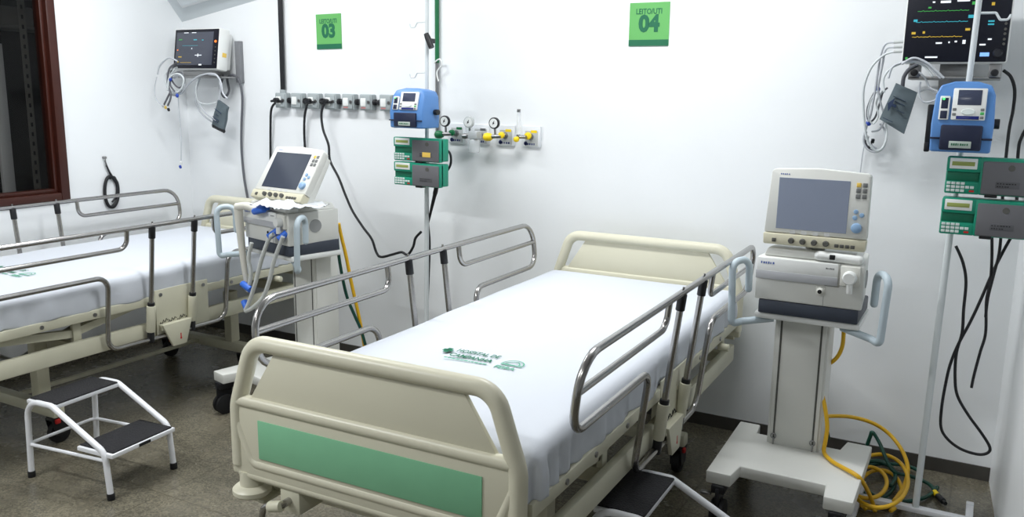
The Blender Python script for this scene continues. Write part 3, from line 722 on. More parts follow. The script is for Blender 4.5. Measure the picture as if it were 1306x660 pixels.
# green syringe pump, origin at its back left bottom; the keypad side is the left .11 m
def make_green():
    t=thing('syringe_pump','upper green pump on the right drip stand','pump')
    b=MB(); b.bb(0,.275,-.085,0,.004,.130,.006); b.bb(.108,.275,-.100,-.06,.0,.133,.007); b.bb(.0,.112,-.098,-.06,.078,.133,.006); b.bb(0,.112,-.094,-.07,.0,.045,.005)
    case=b.build('case',M_green,t)
    b=MB(); b.bb(.116,.270,-.108,-.098,.004,.121,.005); door=b.build('pump_door',M_grey,t)
    b=MB(); b.bb(.160,.235,-.1092,-.1078,.028,.052,.001); b.build('door_plate',mat('embossed grey',(84,84,88),.5),door)
    b=MB(); dashes(b,.165,.228,-.1094,.045,.004,7,8); dashes(b,.165,.205,-.1094,.035,.004,5,9); b.build('plate_lettering',M_black,door,False)
    b=MB(); b.cyl((.205,-.109,.100),(.205,-.1075,.100),.011,seg=16); b.build('door_emblem',M_knob,door)
    b=MB(); b.bb(.010,.098,-.1005,-.097,.090,.128,.002); fr=b.build('display_frame',M_white,t)
    b=MB(); b.bb(.017,.090,-.1015,-.0995,.101,.116,.001); b.build('lcd',M_lcd,fr)
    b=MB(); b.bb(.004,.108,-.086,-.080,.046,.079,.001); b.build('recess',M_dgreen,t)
    b=MB()
    for r in range(3):
        for k in range(4 if r!=1 else 6): b.bb(.006+k*.0152,.0185+k*.0152,-.0965,-.0935,.007+r*.013,.0165+r*.013,.001)
    b.build('keypad',M_key,t)
    b=MB(); b.bb(.080,.096,-.0965,-.0935,.008,.015,.001); b.build('stop_key',M_red,t)
    b=MB(); b.bb(.13,.17,-.10,-.05,-.008,.004,.003); b.build('foot',M_black,t)
    b=MB(); b.bb(.02,.05,0,.03,.04,.09,.004); b.build('pole_clamp',M_black,t)
    return t
g1=make_green(); g1.location=(-.136,pole_at(st4,1.4).y-.045,1.312)
g1['group']='green pumps'
g2=copy_tree(g1); g2.location=(-.138,pole_at(st4,1.2).y-.045,1.164); g2['label']='lower green pump on the right drip stand, black cords hanging under it'
q=pole_at(st3,1.3)
for gg,z,lb in ((copy_tree(g1),1.283,'upper green pump with a yellow sticker on the drip stand between the beds'),(copy_tree(g1),1.153,'lower green pump, without sticker, on the drip stand between the beds')):
    gg.rotation_euler.z=math.radians(-4); gg.location=q+Matrix.Rotation(math.radians(-4),3,'Z')@Vector((-.132,-.045,0)); gg.location.z=z; gg['label']=lb; gg.scale=(1.14,.75,.93)
    if z>1.2:
        b=MB(); b.bb(.178,.225,-.1100,-.1075,.028,.055,.0005); b.build('yellow_sticker',M_yel,gg)
# ------------------------------------------------------------------ signs
def sign(num,x0,x1,z0,z1,label,tilt):
    w,h=x1-x0,z1-z0
    b=MB(); b.bb(-w/2,w/2,-.004,-.0003,-h/2,h/2); s=b.build('bed_sign',M_sign,None,False)
    s.location=((x0+x1)/2,0,(z0+z1)/2); s.rotation_euler.y=math.radians(tilt)
    tag(s,label,'sign','bed number signs')
    b=MB(); b.bb(-w/2,w/2,-.0048,-.0035,-h/2,-h/2+h*.145); b.build('sign_band',M_sign2,s,False)
    text_mesh('sign_lettering','LEITO/UTI',.036,M_sign2,s,(-.002,-.0045,h*.29),RX(90),.0007,'CENTER',.83)
    text_mesh('sign_number',num,.106,M_sign2,s,(0,-.0045,0),RX(90),.0052,'CENTER',.98)
    return s
sign('03',-3.621,-3.430,1.884,2.087,'green sign reading LEITO/UTI 03 high on the back wall',-.8)
sign('04',-1.620,-1.416,1.878,2.083,'green sign reading LEITO/UTI 04 high on the back wall',0)
# ------------------------------------------------------------------ sockets and conduit
SZ=1.576
ox=[P(u,v,y=-.02) for u,v in ((361.5,129),(381.5,129),(402.5,129.5),(424.5,130),(447,130.5),(469.5,130.5),(495,131))]
names=['end box under the black conduit, a plug in it','next to the end box, empty','third box from the black conduit, a plug in it','fourth box from the black conduit, a plug in it','third box from the blue pump, empty','second box from the blue pump, empty','empty box nearest the blue pump']
for i,p in enumerate(ox):
    t=thing('wall_socket','grey wall socket box: '+names[i],'socket',(p.x,0,SZ),0,'grey wall socket boxes')
    b=MB(); b.bb(-.045,.045,-.045,0,-.046,.046,.006); b.bb(-.038,.038,-.052,-.04,-.04,.04,.004); b.build('box',M_outlet,t)
    b=MB(); b.bb(-.03,.008,-.056,-.05,-.024,.024,.003); b.build('face_plate',M_white,t)
    b=MB(); b.cyl((.028,-.053,.0),(.028,-.056,.0),.010,seg=14); b.build('cover_screw',M_steel,t)
    if i in (4,5,6):
        b=MB(); b.bb(-.028,.006,-.0525,-.0515,-.036,-.028); b.build('red_marking',mat('faded red',(178,120,118),.6),t,False)
    if i<6 or True:
        x1=(ox[i+1].x if i<6 else p.x+.17)
        b=MB(); b.cyl((p.x+.04,-.022,SZ),(x1-.04,-.022,SZ),.0125,seg=12); mid=(p.x+x1)/2
        for s in (p.x+.052,x1-.052): b.cyl((s-.010,-.022,SZ),(s+.010,-.022,SZ),.0175,seg=12)
        tag(b.build('conduit',M_black),'black conduit piece right of the '+['end socket box under the tall conduit','second socket box from the tall conduit','third socket box from the tall conduit','fourth socket box from the tall conduit','third socket box from the blue pump','second socket box from the blue pump','socket box nearest the blue pump'][i],'conduit','short black conduits')
t=ox[0].x
b=MB(); b.cyl((P(361,116,y=-.022).x,-.022,SZ+.06),(P(358,0,y=-.022).x,-.022,ZC-.002),.0155,seg=14); k=b.build('conduit',M_black); tag(k,'tall black conduit rising from the leftmost socket box to the ceiling','conduit')
b=MB(); b.cyl((t,-.022,SZ+.042),(t,-.022,SZ+.066),.018,seg=14,bev=.003); b.build('conduit_collar',M_outlet,k)
x=P(557,0,y=-.015).x
b=MB(); b.cyl((x,-.013,1.80),(x,-.013,ZC-.002),.012,seg=12); gp=b.build('gas_pipe',M_gknob); tag(gp,'thin green vertical pipe on the wall behind the drip stand','pipe')
b=MB(); b.cyl((x,-.013,1.40),(x,-.013,1.81),.0105,seg=12); b.build('bare_pipe',M_steel,gp)
b=MB(); b.tube(spline([(x-.01,-.03,1.80),(x+.03,-.035,1.82),(x+.045,-.035,1.79),(x+.01,-.03,1.75),(x+.02,-.03,1.70)],6),.004,seg=6); b.build('white_tie',M_white,gp)
# ------------------------------------------------------------------ medical gas points
cent=[(583.2,170),(613.4,171.5),(645.5,173),(678,174.5)]
gl=['leftmost, with a green knob','with a clear suction jar','with a round gauge and yellow knob','rightmost, with a clear flow tube']
strip=[M_gknob,M_steel,M_yellow,M_yellow]
for i,(u,v) in enumerate(cent):
    p=P(u,v,y=-.006); 
    t=thing('gas_outlet_panel','white medical gas panel on the back wall, '+gl[i],'gas panel',(p.x,0,p.z),0,'white gas panels')
    b=MB(); b.bb(-.056,.056,-.014,0,-.056,.056,.005); b.build('plate',M_plate,t)
    b=MB(); b.bb(-.035,.042,-.0155,-.0135,-.05,.03,.001); b.build('grey_field',M_pgrey,t,False)
    b=MB(); dashes(b,-.035,.030,-.016,-.038,.012,5,20+i); b.cyl((-.03,-.0165,-.036),(-.03,-.0145,-.036),.011,seg=12); b.build('navy_print',M_pnavy,t,False)
    b=MB(); b.bb(.0,.036,-.0162,-.0135,.020,.034,.001); b.build('colour_strip',strip[i],t,False)
    b=MB(); b.cyl((0,-.014,0),(0,-.03,0),.017,seg=16,bev=.002); b.build('outlet_valve',M_steel,t)
    # fitting plugged into the outlet
    if i<3:
        g=thing('gas_regulator',['green gas regulator with black rimmed gauge','grey suction regulator with pale gauge over a clear jar','yellow gas regulator with black rimmed gauge'][i]+', plugged into its wall panel','regulator',(p.x,-.03,p.z),0,'gauges on the gas panels')
        b=MB(); b.cyl((0,0,0),(0,-.06,0),.011,seg=14); b.cyl((-.045,-.06,-.004),(.02,-.06,.0),.011,seg=14); b.cyl((-.02,-.06,0),(-.022,-.06,.042),.006,seg=10); b.build('valve_body',M_steel,g)
        if i!=1:
            m_=M_gknob if i==0 else M_yellow
            b=MB(); b.lathe([(0,0),(.014,.0),(.021,.012),(.023,.03),(.020,.044),(.010,.052),(0,.052)],(-.038,-.062,-.006),RY(-92),18); b.build('flow_knob',m_,g)
            b=MB(); b.lathe([(0,0),(.016,0),(.018,.006),(.017,.016),(.008,.02),(0,.02)],(.018,-.05,.006),RX(90),18); b.build('connector_nut',m_,g)
        else:
            b=MB(); b.lathe([(0,0),(.012,.0),(.016,.012),(.014,.03),(0,.032)],(-.032,-.062,-.008),RY(-92),16); b.build('flow_knob',M_steel,g)
            b=MB(); b.bb(-.018,.042,-.09,-.03,-.022,.022,.008); b.build('jar_lid',mat('grey translucent plastic',(190,194,196),.3,alpha=.8),g)
            b=MB(); b.lathe([(.025,-.022),(.031,-.03),(.031,-.088),(.027,-.094),(0,-.094),(0,-.091),(.026,-.090),(.028,-.03),(.022,-.022)],(.01,-.06,0),None,20); b.build('suction_jar',M_clear,g)
        b=MB(); b.lathe([(0,0),(.028,0),(.0305,.004),(.0305,.018),(.026,.020),(0,.020)],(-.022,-.055,.068),RX(90)@RY(0),24); gg=b.build('gauge',M_black if i!=1 else M_pgrey,g)
        b=MB(); b.cyl((-.022,-.075,.068),(-.022,-.0762,.068),.024,seg=24); b.build('gauge_face',M_gauge,gg)
        b=MB(); b.box((-.022,-.0768,.070),(.003,.001,.022),0,RY(25)); b.cyl((-.022,-.0762,.068),(-.022,-.0775,.068),.005,seg=10); b.build('gauge_needle',M_black,gg)
    else:
        g=thing('flow_meter','clear upright flow tube with yellow knobs plugged into the rightmost gas panel','flow meter',(p.x,-.03,p.z))
        b=MB(); b.cyl((0,0,0),(-.01,-.04,0),.010,seg=12); b.cyl((-.045,-.04,0),(.0,-.04,0),.009,seg=12); b.build('valve_body',M_steel,g)
        b=MB(); b.cyl((-.045,-.04,.0),(-.045,-.04,.135),.0095,seg=14); b.build('flow_tube',M_clear,g)
        b=MB(); b.cyl((-.045,-.04,.128),(-.045,-.04,.145),.010,seg=14,bev=.002); b.cyl((-.045,-.04,-.01),(-.045,-.04,.012),.011,seg=14); b.each('tube_cap',M_steel,g)
        b=MB(); b.lathe([(0,0),(.012,.0),(.015,.008),(.014,.02),(.006,.026),(0,.026)],(-.045,-.05,-.012),RX(90),16); b.build('flow_knob',M_yellow,g)
        b=MB(); b.lathe([(0,0),(.018,0),(.020,.006),(.018,.016),(.007,.02),(0,.02)],(.0,-.01,.006),RX(90),18); b.build('connector_nut',M_yellow,g)
# ------------------------------------------------------------------ patient monitors on the wall
def traces(b,l,x0,x1,y,z,seed,amp=.004):
    r=random.Random(seed); n=46; pts=[]
    for k in range(n): pts.append((x0+(x1-x0)*k/(n-1),y,z+amp*.12*math.sin(k*1.7)+(amp*.5 if k%11==5 else 0)))
    b.tube(pts,.0012,seg=4)
def mon4():
    x0,x1,z0,z1=-.359,.017,1.783,2.075; yf=-.215
    t=thing('patient_monitor','large black-faced patient monitor at the top right, coloured traces on its screen','monitor',((x0+x1)/2,0,z0)); cx=(x0+x1)/2
    w=(x1-x0)/2; h=z1-z0
    b=MB(); b.bb(-w,w,yf+.006,yf+.06,0,h,.016,3); b.bb(-w*.86,w*.86,yf+.05,yf+.12,.02,h-.02,.012); b.build('case',M_white,t)
    b=MB(); b.bb(-w+.005,w-.005,yf-.002,yf+.008,.007,h-.006,.008); fc=b.build('screen_face',M_mon,t)
    y=yf-.0025
    def X(u): return P(u,40,y=yf).x-cx
    def Zp(v,u=1200): return P(u,v,y=yf).z-z0
    for nm,mt,xa,xb,z in (('trace','trace green',1168,1233,14),('trace','trace cyan',1167,1233,28),('trace','trace yellow',1164,1228,47)):
        b=MB(); traces(b,0,X(xa),X(xb),y,Zp(z),z,.005); b.build(nm,MATS[mt],fc)
    def blk(u0,u1,v0,v1,mt,nm='readout'):
        b=MB(); u=(u0+u1)/2; b.bb(X(u0),X(u1),y-.0006,y+.001,Zp(v1,u),Zp(v0,u)); b.build(nm,MATS[mt],fc,False)
    for a in ((1236,1241,2,6,'trace green'),(1233,1240,19,23,'trace cyan'),(1164,1169,25,28,'trace cyan'),(1231,1237,36,39,'trace yellow'),(1163,1168,41,44,'trace yellow'),(1177,1180,40,43,'trace yellow'),(1181,1185,9,11,'trace green'),(1186,1189,2,4,'readout white'),(1196,1209,1,4,'readout white'),(1217,1233,-1,2,'readout white'),(1195,1203,54,56,'readout white'),(1211,1213,53,55,'readout white'),(1219,1222,52,54,'readout white'),(1229,1233,51,56,'readout white'),(1183,1199,72,74,'readout white'),(1158,1161,73,76,'trace green'),(1261,1265,3,7,'trace yellow'),(1259,1267,26,28,'trace cyan'),(1259,1267,30,32,'trace cyan'),(1251,1259,56,58,'readout white'),(1261,1266,49,51,'readout white'),(1253,1265,67,72,'readout blue')): blk(*a)
    for v,mt in ((30,M_knob),(37,M_knob),(43,M_knob),(50,M_knob),(56,M_knob)):
        b=MB(); b.cyl((X(1282),y+.001,Zp(v,1282)),(X(1282),y-.003,Zp(v,1282)),.005,seg=12); b.build('side_button',mt,fc)
    b=MB(); b.lathe([(0,.012),(.013,.012),(.018,.004),(.019,0),(0,0)],(X(1276),y,Zp(68,1276)),RX(90),22); b.build('rotary_knob',mat('black knob',(34,36,42),.35),fc)
    b=MB(); b.bb(-w+.03,w-.015,yf+.02,-.03,-.062,-.048,.004); b.bb(-w+.03,-w+.075,yf+.02,yf+.06,-.06,.0,.004); b.bb(w-.06,w-.015,yf+.02,yf+.06,-.06,0,.004); b.bb(-.05,.05,-.10,0,-.10,.03,.004); b.build('wall_bracket',M_steel,t)
    for xx in (-w+.052,w-.038):
        b=MB(); b.cyl((xx,yf+.005,-.034),(xx,yf+.025,-.034),.014,seg=14,bev=.003); b.build('bracket_knob',M_black,t)
    b=MB()
    for v in (54,60,66): a=P(1141,v,y=-.17); b.cyl((a.x-cx-.004,-.17,a.z-z0),(-w+.01,-.17,a.z-z0+.002),.006,seg=10,bev=.001)
    b.each('lead_plug',M_pgrey,t)
    return t
m4=mon4()
def mon3():
    t=thing('patient_monitor','smaller dark-screened patient monitor on the back wall above the far bed','monitor',(-4.485,-.06,1.74))
    w,h=.20,.262; til=RX(-9)
    b=MB(); b.bb(-w,w,-.118,-.03,0,h,.012); b.bb(-w*.9,w*.9,-.04,.01,.015,h-.02,.01); cs=b.build('case',M_white,t)
    b=MB(); b.bb(-w+.006,w-.006,-.123,-.114,.008,h-.008,.006); fc=b.build('screen_face',M_mon,cs)
    b=MB(); b.bb(-w+.024,w-.045,-.1245,-.122,.028,h-.026,.001); sc=b.build('screen',mat('grey lit screen',(66,70,82),.2,emit=.12),fc) if False else b.build('screen',mat('grey lit screen',(70,74,86),.2),cs)
    y=-.1248
    r=random.Random(4)
    for x0,x1,z0,z1,mt in ((-.155,-.125,.186,.192,'trace green'),(-.02,.01,.184,.190,'trace cyan'),(.055,.07,.182,.187,'trace cyan'),(-.15,-.12,.077,.083,'trace yellow'),(-.155,-.145,.045,.052,'trace yellow'),(-.165,-.155,.12,.127,'lamp orange'),(.0,.06,.088,.092,'readout white'),(.024,.030,.08,.10,'readout white'),(.04,.065,.026,.034,'readout white'),(-.035,-.028,.128,.136,'readout white'),(-.11,-.07,.23,.234,'readout white'),(-.04,-.0,.230,.234,'readout white'),(-.13,-.03,.043,.045,'trace yellow'),(-.12,.02,.150,.1515,'trace cyan')):
        b=MB(); b.bb(x0,x1,y-.0005,y+.0005,z0,z1); b.build('readout',MATS[mt],cs,False)
    b=MB(); b.cyl((w-.022,-.122,.175),(w-.022,-.128,.175),.008,seg=14); b.build('alarm_key',MATS['lamp orange'],cs)
    for k in range(5):
        b=MB(); b.cyl((w-.022,-.122,.14-.024*k),(w-.022,-.126,.14-.024*k),.004,seg=10); b.build('side_key',M_knob,cs)
    b=MB(); b.bb(w-.002,w+.0012,-.085,-.052,.085,.112,.0005); b.build('yellow_sticker',M_yel,cs)
    cs.rotation_euler.x=math.radians(-9)
    b=MB(); b.bb(-w+.03,w+.03,-.11,.055,-.034,-.022,.004); b.bb(-w+.06,w-.06,-.09,-.03,-.024,.012,.003); b.build('shelf_bracket',M_steel,t)
    b=MB(); b.bb(w+.005,w+.05,.03,.06,-.06,.20,.003); b.bb(w-.06,w+.03,.045,.058,-.034,-.022,.002); b.build('wall_rail',mat('grey wall rail',(122,124,128),.5,var=.12,vscale=30),t)
    for z in (.075,.055,.035):
        b=MB(); b.cyl((-w-.02,-.07,z),(-w+.004,-.07,z),.006,seg=10); b.build('lead_plug',M_pgrey,t)
    return t
m3=mon3()
# ------------------------------------------------------------------ cables and leads
def cable(name,label,cat,pts,r,mt,group=None,n=8,closed=False,seg=7):
    b=MB(); b.tube(spline(pts,n,closed),r,closed=closed,seg=seg); o=b.build(name,mt,None,angle=180); return tag(o,label,cat,group)
def W(l,y): return [P(u,v,y=(y if not isinstance(y,(list,tuple)) else y[0]+(y[1]-y[0])*i/(len(l)-1))) for i,(u,v) in enumerate(l)]
# leads bundle of a monitor: one thing whose loops and clips are parts
def leads(name,label,group,loops,clips,ends):
    t=thing(name,label,'monitor leads',loops[0][0][0],0,group); o=Vector(t.location)
    for pts,r,mt,nm in loops:
        b=MB(); b.tube(spline([p-o for p in pts],7),r,seg=6); b.build(nm,mt,t,angle=180)
    for p,s in clips:
        b=MB(); b.sph(p-o,(s,s*.8,s*1.1),10); b.build('blue_clip',M_bclip,t)
    for p,mt in ends:
        b=MB(); b.box(p-o,(.014,.012,.02),.003,RZ(20)@RX(30)); b.build('lead_connector',mt,t)
    return t
L=[]
def add(pts,r,mt,nm='lead'): L.append((pts,r,mt,nm))
y=-.16
add(W([(1141,54),(1130,56),(1124,68),(1120,90),(1117,110),(1114,128),(1110,148),(1104,165),(1108,182),(1118,190)],(-.17,-.05)),.0045,M_wcable)
add(W([(1141,60),(1130,63),(1126,80),(1122,100),(1120,115),(1124,135),(1128,150),(1122,165),(1112,168)],(-.17,-.05)),.0045,M_wcable)
add(W([(1141,66),(1128,70),(1112,85),(1102,110),(1101,135),(1103,160),(1106,178),(1116,192),(1126,188),(1131,172),(1129,150)],(-.17,-.05)),.005,M_pipe)
add(W([(1120,112),(1113,122),(1106,140),(1108,155),(1116,150),(1122,132),(1126,118),(1132,112)],-.07),.0045,M_gcable)
add(W([(1119,116),(1111,128),(1107,146),(1113,158),(1120,148),(1118,130),(1126,116)],-.09),.004,M_pipe)
add(W([(1106,160),(1101,178),(1106,190),(1118,194),(1128,186),(1129,168),(1122,158)],-.06),.0045,M_wcable)
add(W([(1105,168),(1104,182),(1112,192),(1124,190),(1131,176),(1126,162)],-.045),.004,M_gcable)
add(W([(1133,100),(1138,86),(1150,80),(1165,78),(1180,82),(1192,92),(1200,100)],-.25),.005,M_wcable)
add(W([(1128,118),(1127,100),(1138,86),(1160,79),(1178,84),(1190,98)],-.24),.0045,M_pipe)
add(W([(1150,82),(1165,74),(1182,80),(1196,92),(1204,100)],-.26),.005,M_wcable)
add(W([(1172,92),(1180,100),(1186,112),(1196,118),(1192,128),(1178,130),(1172,118),(1174,104)],-.20),.0045,M_wcable)
add(W([(1170,118),(1184,114),(1194,120)],-.18),.004,M_wcable)
add(W([(1104,178),(1101,192),(1099,205),(1097,222)],-.02),.0028,M_wcable)
leads('monitor_leads','tangled pale leads with blue clips hanging left of the top right monitor','monitor leads',L,[(P(1119,114,y=-.08),.012),(P(1108,157,y=-.08),.012)],[(P(1113,180,y=-.05),M_black),(P(1106,176,y=-.05),M_white),(P(1110,186,y=-.05),M_black)])
L=[]
add(W([(226,78),(215,74),(204,84),(201,95)],-.34),.005,M_wcable)
add(W([(226,80),(216,88),(214,105),(218,122),(214,135)],(-.32,-.34)),.006,M_gcable)
add(W([(226,86),(212,94),(213,110),(222,120),(232,112),(234,100),(226,94),(216,100),(214,116)],(-.30,-.34)),.006,M_pipe)
add(W([(222,100),(228,96),(235,104),(233,116),(222,122),(215,112),(220,98)],-.31),.006,M_wcable)
add(W([(218,116),(230,120),(240,108),(252,98),(266,94),(276,96),(282,106),(284,118),(290,126)],-.24),.0055,M_wcable)
add(W([(254,98),(250,112),(252,128),(262,133),(276,131)],-.15),.005,M_pipe)
add(W([(256,98),(250,116),(251,135),(260,148),(274,158)],-.13),.005,M_wcable)
add(W([(252,130),(262,144),(275,154)],-.15),.004,M_wcable)
add(W([(266,95),(278,98),(281,112),(279,128)],-.18),.005,M_wcable)
add(W([(227,122),(229,150),(231,175),(231,205)],-.30),.0035,M_wcable)
add(W([(200,98),(197,115),(200,128),(210,136)],-.36),.003,M_wcable)
add(W([(224,82),(218,92),(220,104),(228,112),(235,106),(234,96),(227,92),(219,97),(217,108),(223,117)],(-.30,-.33)),.005,M_gcable)
add(W([(223,88),(217,98),(219,112),(226,118),(232,112)],(-.31,-.33)),.005,M_pipe)
add(W([(217,118),(212,128),(209,134)],-.335),.006,M_gcable)
leads('monitor_leads','coiled pale leads with blue clips hanging below the far patient monitor','monitor leads',L,[(P(217,101,y=-.33),.013),(P(226,122,y=-.33),.012)],[(P(211,137,y=-.34),M_yel),(P(215,140,y=-.34),M_black),(P(208,135,y=-.34),M_wcable),(P(231,208,y=-.30),M_white),(P(230,213,y=-.30),M_bclip)])
# blood pressure cuffs
def cuff(label,tl,tr,br,bl,y,th,prints):
    a=[P(*q,y=y) for q in (tl,tr,br,bl)]; o=sum(a,Vector())/4
    t=thing('blood_pressure_cuff',label,'cuff',o,0,'blood pressure cuffs')
    bm=bmesh.new(); n=10
    def pt(i,j,d):
        u,v=i/n,j/n; p=(a[0]*(1-u)+a[1]*u)*(1-v)+(a[3]*(1-u)+a[2]*u)*v-o
        bow=math.sin(u*PI)*math.sin(v*PI)**.5*.012 if 0<u<1 and 0<v<1 else 0
        p.y+=d*(th/2+bow)+.003*math.sin(v*9+u*3); return p
    G={d:[[bm.verts.new(pt(i,j,d)) for i in range(n+1)] for j in range(n+1)] for d in (-1,1)}
    for d in (-1,1):
        for j in range(n):
            for i in range(n):
                f=(G[d][j][i],G[d][j][i+1],G[d][j+1][i+1],G[d][j+1][i]); bm.faces.new(f if d<0 else f[::-1])
    for k in range(n):
        for A,B in (((0,k),(0,k+1)),((n,k+1),(n,k)),((k+1,0),(k,0)),((k,n),(k+1,n))):
            bm.faces.new((G[-1][A[0]][A[1]],G[1][A[0]][A[1]],G[1][B[0]][B[1]],G[-1][B[0]][B[1]]))
    bmesh.ops.recalc_face_normals(bm,faces=bm.faces)
    b=MB(); b._add(bm); cu=b.build('cuff_wrap',M_cuff,t,angle=60)
    ex=(a[1]-a[0]).normalized(); ez=(a[0]-a[3]).normalized(); W_=(a[1]-a[0]).length; H_=(a[0]-a[3]).length
    for u0,u1,v in prints:
        m=MB(); A=a[0]+ex*W_*u0-ez*H_*v-o; B=a[0]+ex*W_*u1-ez*H_*v-o; A.y=B.y=-(th/2+.016); m.tube([A,B],.004 if u1-u0>.3 else .003,seg=5,flat=.3); m.build('printed_line',M_cprint,t)
    return t
c4=cuff('grey blood pressure cuff with dark blue print hanging under the top right monitor',(1143,106),(1170,118),(1153,171),(1122,152),-.17,.022,((.15,.75,.32),(.3,.8,.42),(.12,.6,.92),(.55,.9,.6)))
m=MB(); m.prism([(-.045,.0),(-.028,.03),(-.026,.006),(-.010,.006),(-.010,-.006),(-.026,-.006),(-.030,-.03)],-.034,-.030,.0005); ar=m.build('printed_arrow',M_cprint,c4); ar.rotation_euler.y=math.radians(20)
cable('cuff_hose','thick grey hose running up from the cuff under the top right monitor','hose',W([(1151,112),(1153,98),(1160,88),(1170,82)],(-.17,-.21)),.008,M_gcable)
c3=cuff('grey blood pressure cuff hanging below the far patient monitor',(279,128),(291,137),(286,167),(271,160),-.13,.02,((.1,.8,.3),(.3,.6,.45),(.1,.75,.6),(.1,.7,.7)))
m=MB(); a=P(272,161,y=-.14)-Vector(c3.location); c=P(286,168,y=-.14)-Vector(c3.location); m.tube([a,c],.011,seg=8); m.build('black_edge',M_black,c3)
# wall cords
cable('electric_cable','grey power cord running down the back wall from the far patient monitor','cord',W([(285,96),(281,112),(286,124),(292,116),(290,100),(298,96),(305,103),(309,125),(308,160),(308,190),(311,225),(316,255),(319,285)],(-.05,-.012)),.008,M_gcable)
pl=[]
cable('electric_cable','black cord bending out of the leftmost socket box under the tall conduit','cord',W([(360,129),(352,131),(346,140),(345,165),(345,190)],(-.06,-.02))+[P(345,215,y=-.015)],.0075,M_cable,'cords from the sockets')
cable('electric_cable','black cord from the third socket box, going down behind the ventilator screen','cord',W([(401,130),(393,133),(389,145),(388,165),(389,190),(391,215)],(-.06,-.012)),.0075,M_cable,'cords from the sockets')
cable('electric_cable','long black cord from the fourth socket box sagging across to the drip stand','cord',W([(423,130),(414,133),(410,145),(412,165),(419,185),(421,205),(432,227),(441,250),(450,270),(463,290),(474,305),(480,322),(486,328),(500,325),(512,322),(520,325),(527,315),(530,304),(537,296)],(-.06,-.22)),.0075,M_cable,'cords from the sockets')
for i in (0,2,3):
    p=ox[i]; b=MB(); b.cyl((p.x-.012,-.054,SZ),(p.x-.012,-.085,SZ),.016,seg=14,bev=.003); b.cyl((p.x-.012,-.075,SZ),(p.x-.05,-.075,SZ-.006),.009,.007,seg=10)
    tag(b.build('power_plug',M_black),'black plug pushed into the '+{0:'leftmost socket box',2:'third socket box from the tall conduit',3:'fourth socket box from the tall conduit'}[i],'plug','plugs in the wall sockets')
y3=yT-.03
cable('pump_cord','black cord hanging beside the drip stand pole between the beds','cord',W([(546,237),(545,262),(546,285),(548,310),(547,350),(545,395)],y3+.06)+[Vector((P(545,395,y=y3+.06).x,y3+.06,.35))],.0065,M_cable,'cords of the far pumps')
cable('pump_cord','black cord with a thick plug under the far green pumps','cord',W([(557,238),(555,247),(550,268),(546,286)],(y3,y3+.05)),[.013]*9+[.011-.0004*k for k in range(16)],M_cable,'cords of the far pumps')
cable('pump_cord','short black cord looping at the right side of the far green pumps','cord',W([(567,190),(574,196),(575,208),(571,217),(566,218)],y3+.05),.0065,M_cable,'cords of the far pumps')
# coil hung on the left wall
t=thing('cable_coil','black cable coil hanging from a peg on the left wall by the window','cable coil',P(142,232,x=XL+.012)); o=Vector(t.location)
def LW(l): return [P(u,v,x=XL+.014)-o for u,v in l]
for l,r in (([(138,226),(146,228),(150,240),(150,254),(145,264),(138,262),(134,250),(134,236)],.010),([(141,226),(149,232),(151,246),(148,258),(141,264),(135,256),(134,242),(136,230)],.008),([(140,228),(146,226),(149,236),(148,250),(143,258)],.006)):
    b=MB(); b.tube(spline(LW(l),6,closed=len(l)==8),r,closed=len(l)==8,seg=7); b.build('cable_loop',M_cable,t,angle=180)
b=MB(); b.tube(spline(LW([(148,233),(142,224),(137,214),(134,205)]),6),[.009-.0003*k for k in range(19)],seg=7); b.build('cable_tail',M_cable,t,angle=180)
b=MB(); a=P(131.5,201,x=XL)-o; b.cyl(a,a+Vector((.025,0,0)),.008,seg=10); b.tube([a+Vector((.02,0,0)),P(135,213,x=XL+.014)-o],.003,seg=5); b.build('wall_peg',M_steel,t)
# cords around the right drip stand and monitor
yR=pole_at(st4,1).y+.05
cable('pump_cord','long black cord looping down from the right green pumps to near the floor','cord',W([(1219,314),(1228,335),(1232,360),(1229,395),(1227,425),(1220,450),(1218,480),(1221,505),(1235,530),(1251,552),(1262,570),(1260,578),(1247,580),(1225,573),(1208,560),(1200,545),(1201,520),(1206,490),(1212,465),(1222,440),(1238,410),(1252,380),(1265,350),(1280,320),(1293,297)],yR),.0058,M_cable,'cords of the right pumps',n=6)
cable('pump_cord','black cord with a free end hanging from the right green pumps','cord',W([(1265,296),(1265,330),(1263,360),(1258,385),(1257,425),(1250,450),(1242,480)],yR-.012)+[P(1239,495,y=yR-.012)],[.0052]*43+[.009]*7 if False else .0055,M_cable,'cords of the right pumps')
cable('pump_cord','black cord dropping from the right green pumps and joining the looped one','cord',W([(1277,297),(1274,325),(1267,352),(1260,380),(1257,405)],yR-.02),.0055,M_cable,'cords of the right pumps')
cable('electric_cable','black cord curving down the wall from the right end of the top right monitor','cord',W([(1280,90),(1289,98),(1294,115),(1292,140),(1287,165),(1283,200),(1279,240),(1278,300)],(-.15,-.03)),.0065,M_cable)
cable('electric_cable','short black cord at the right edge of the photo behind the green pumps','cord',W([(1310,162),(1303,175),(1299,190),(1297,230),(1297,290)],-.03),.0065,M_cable)
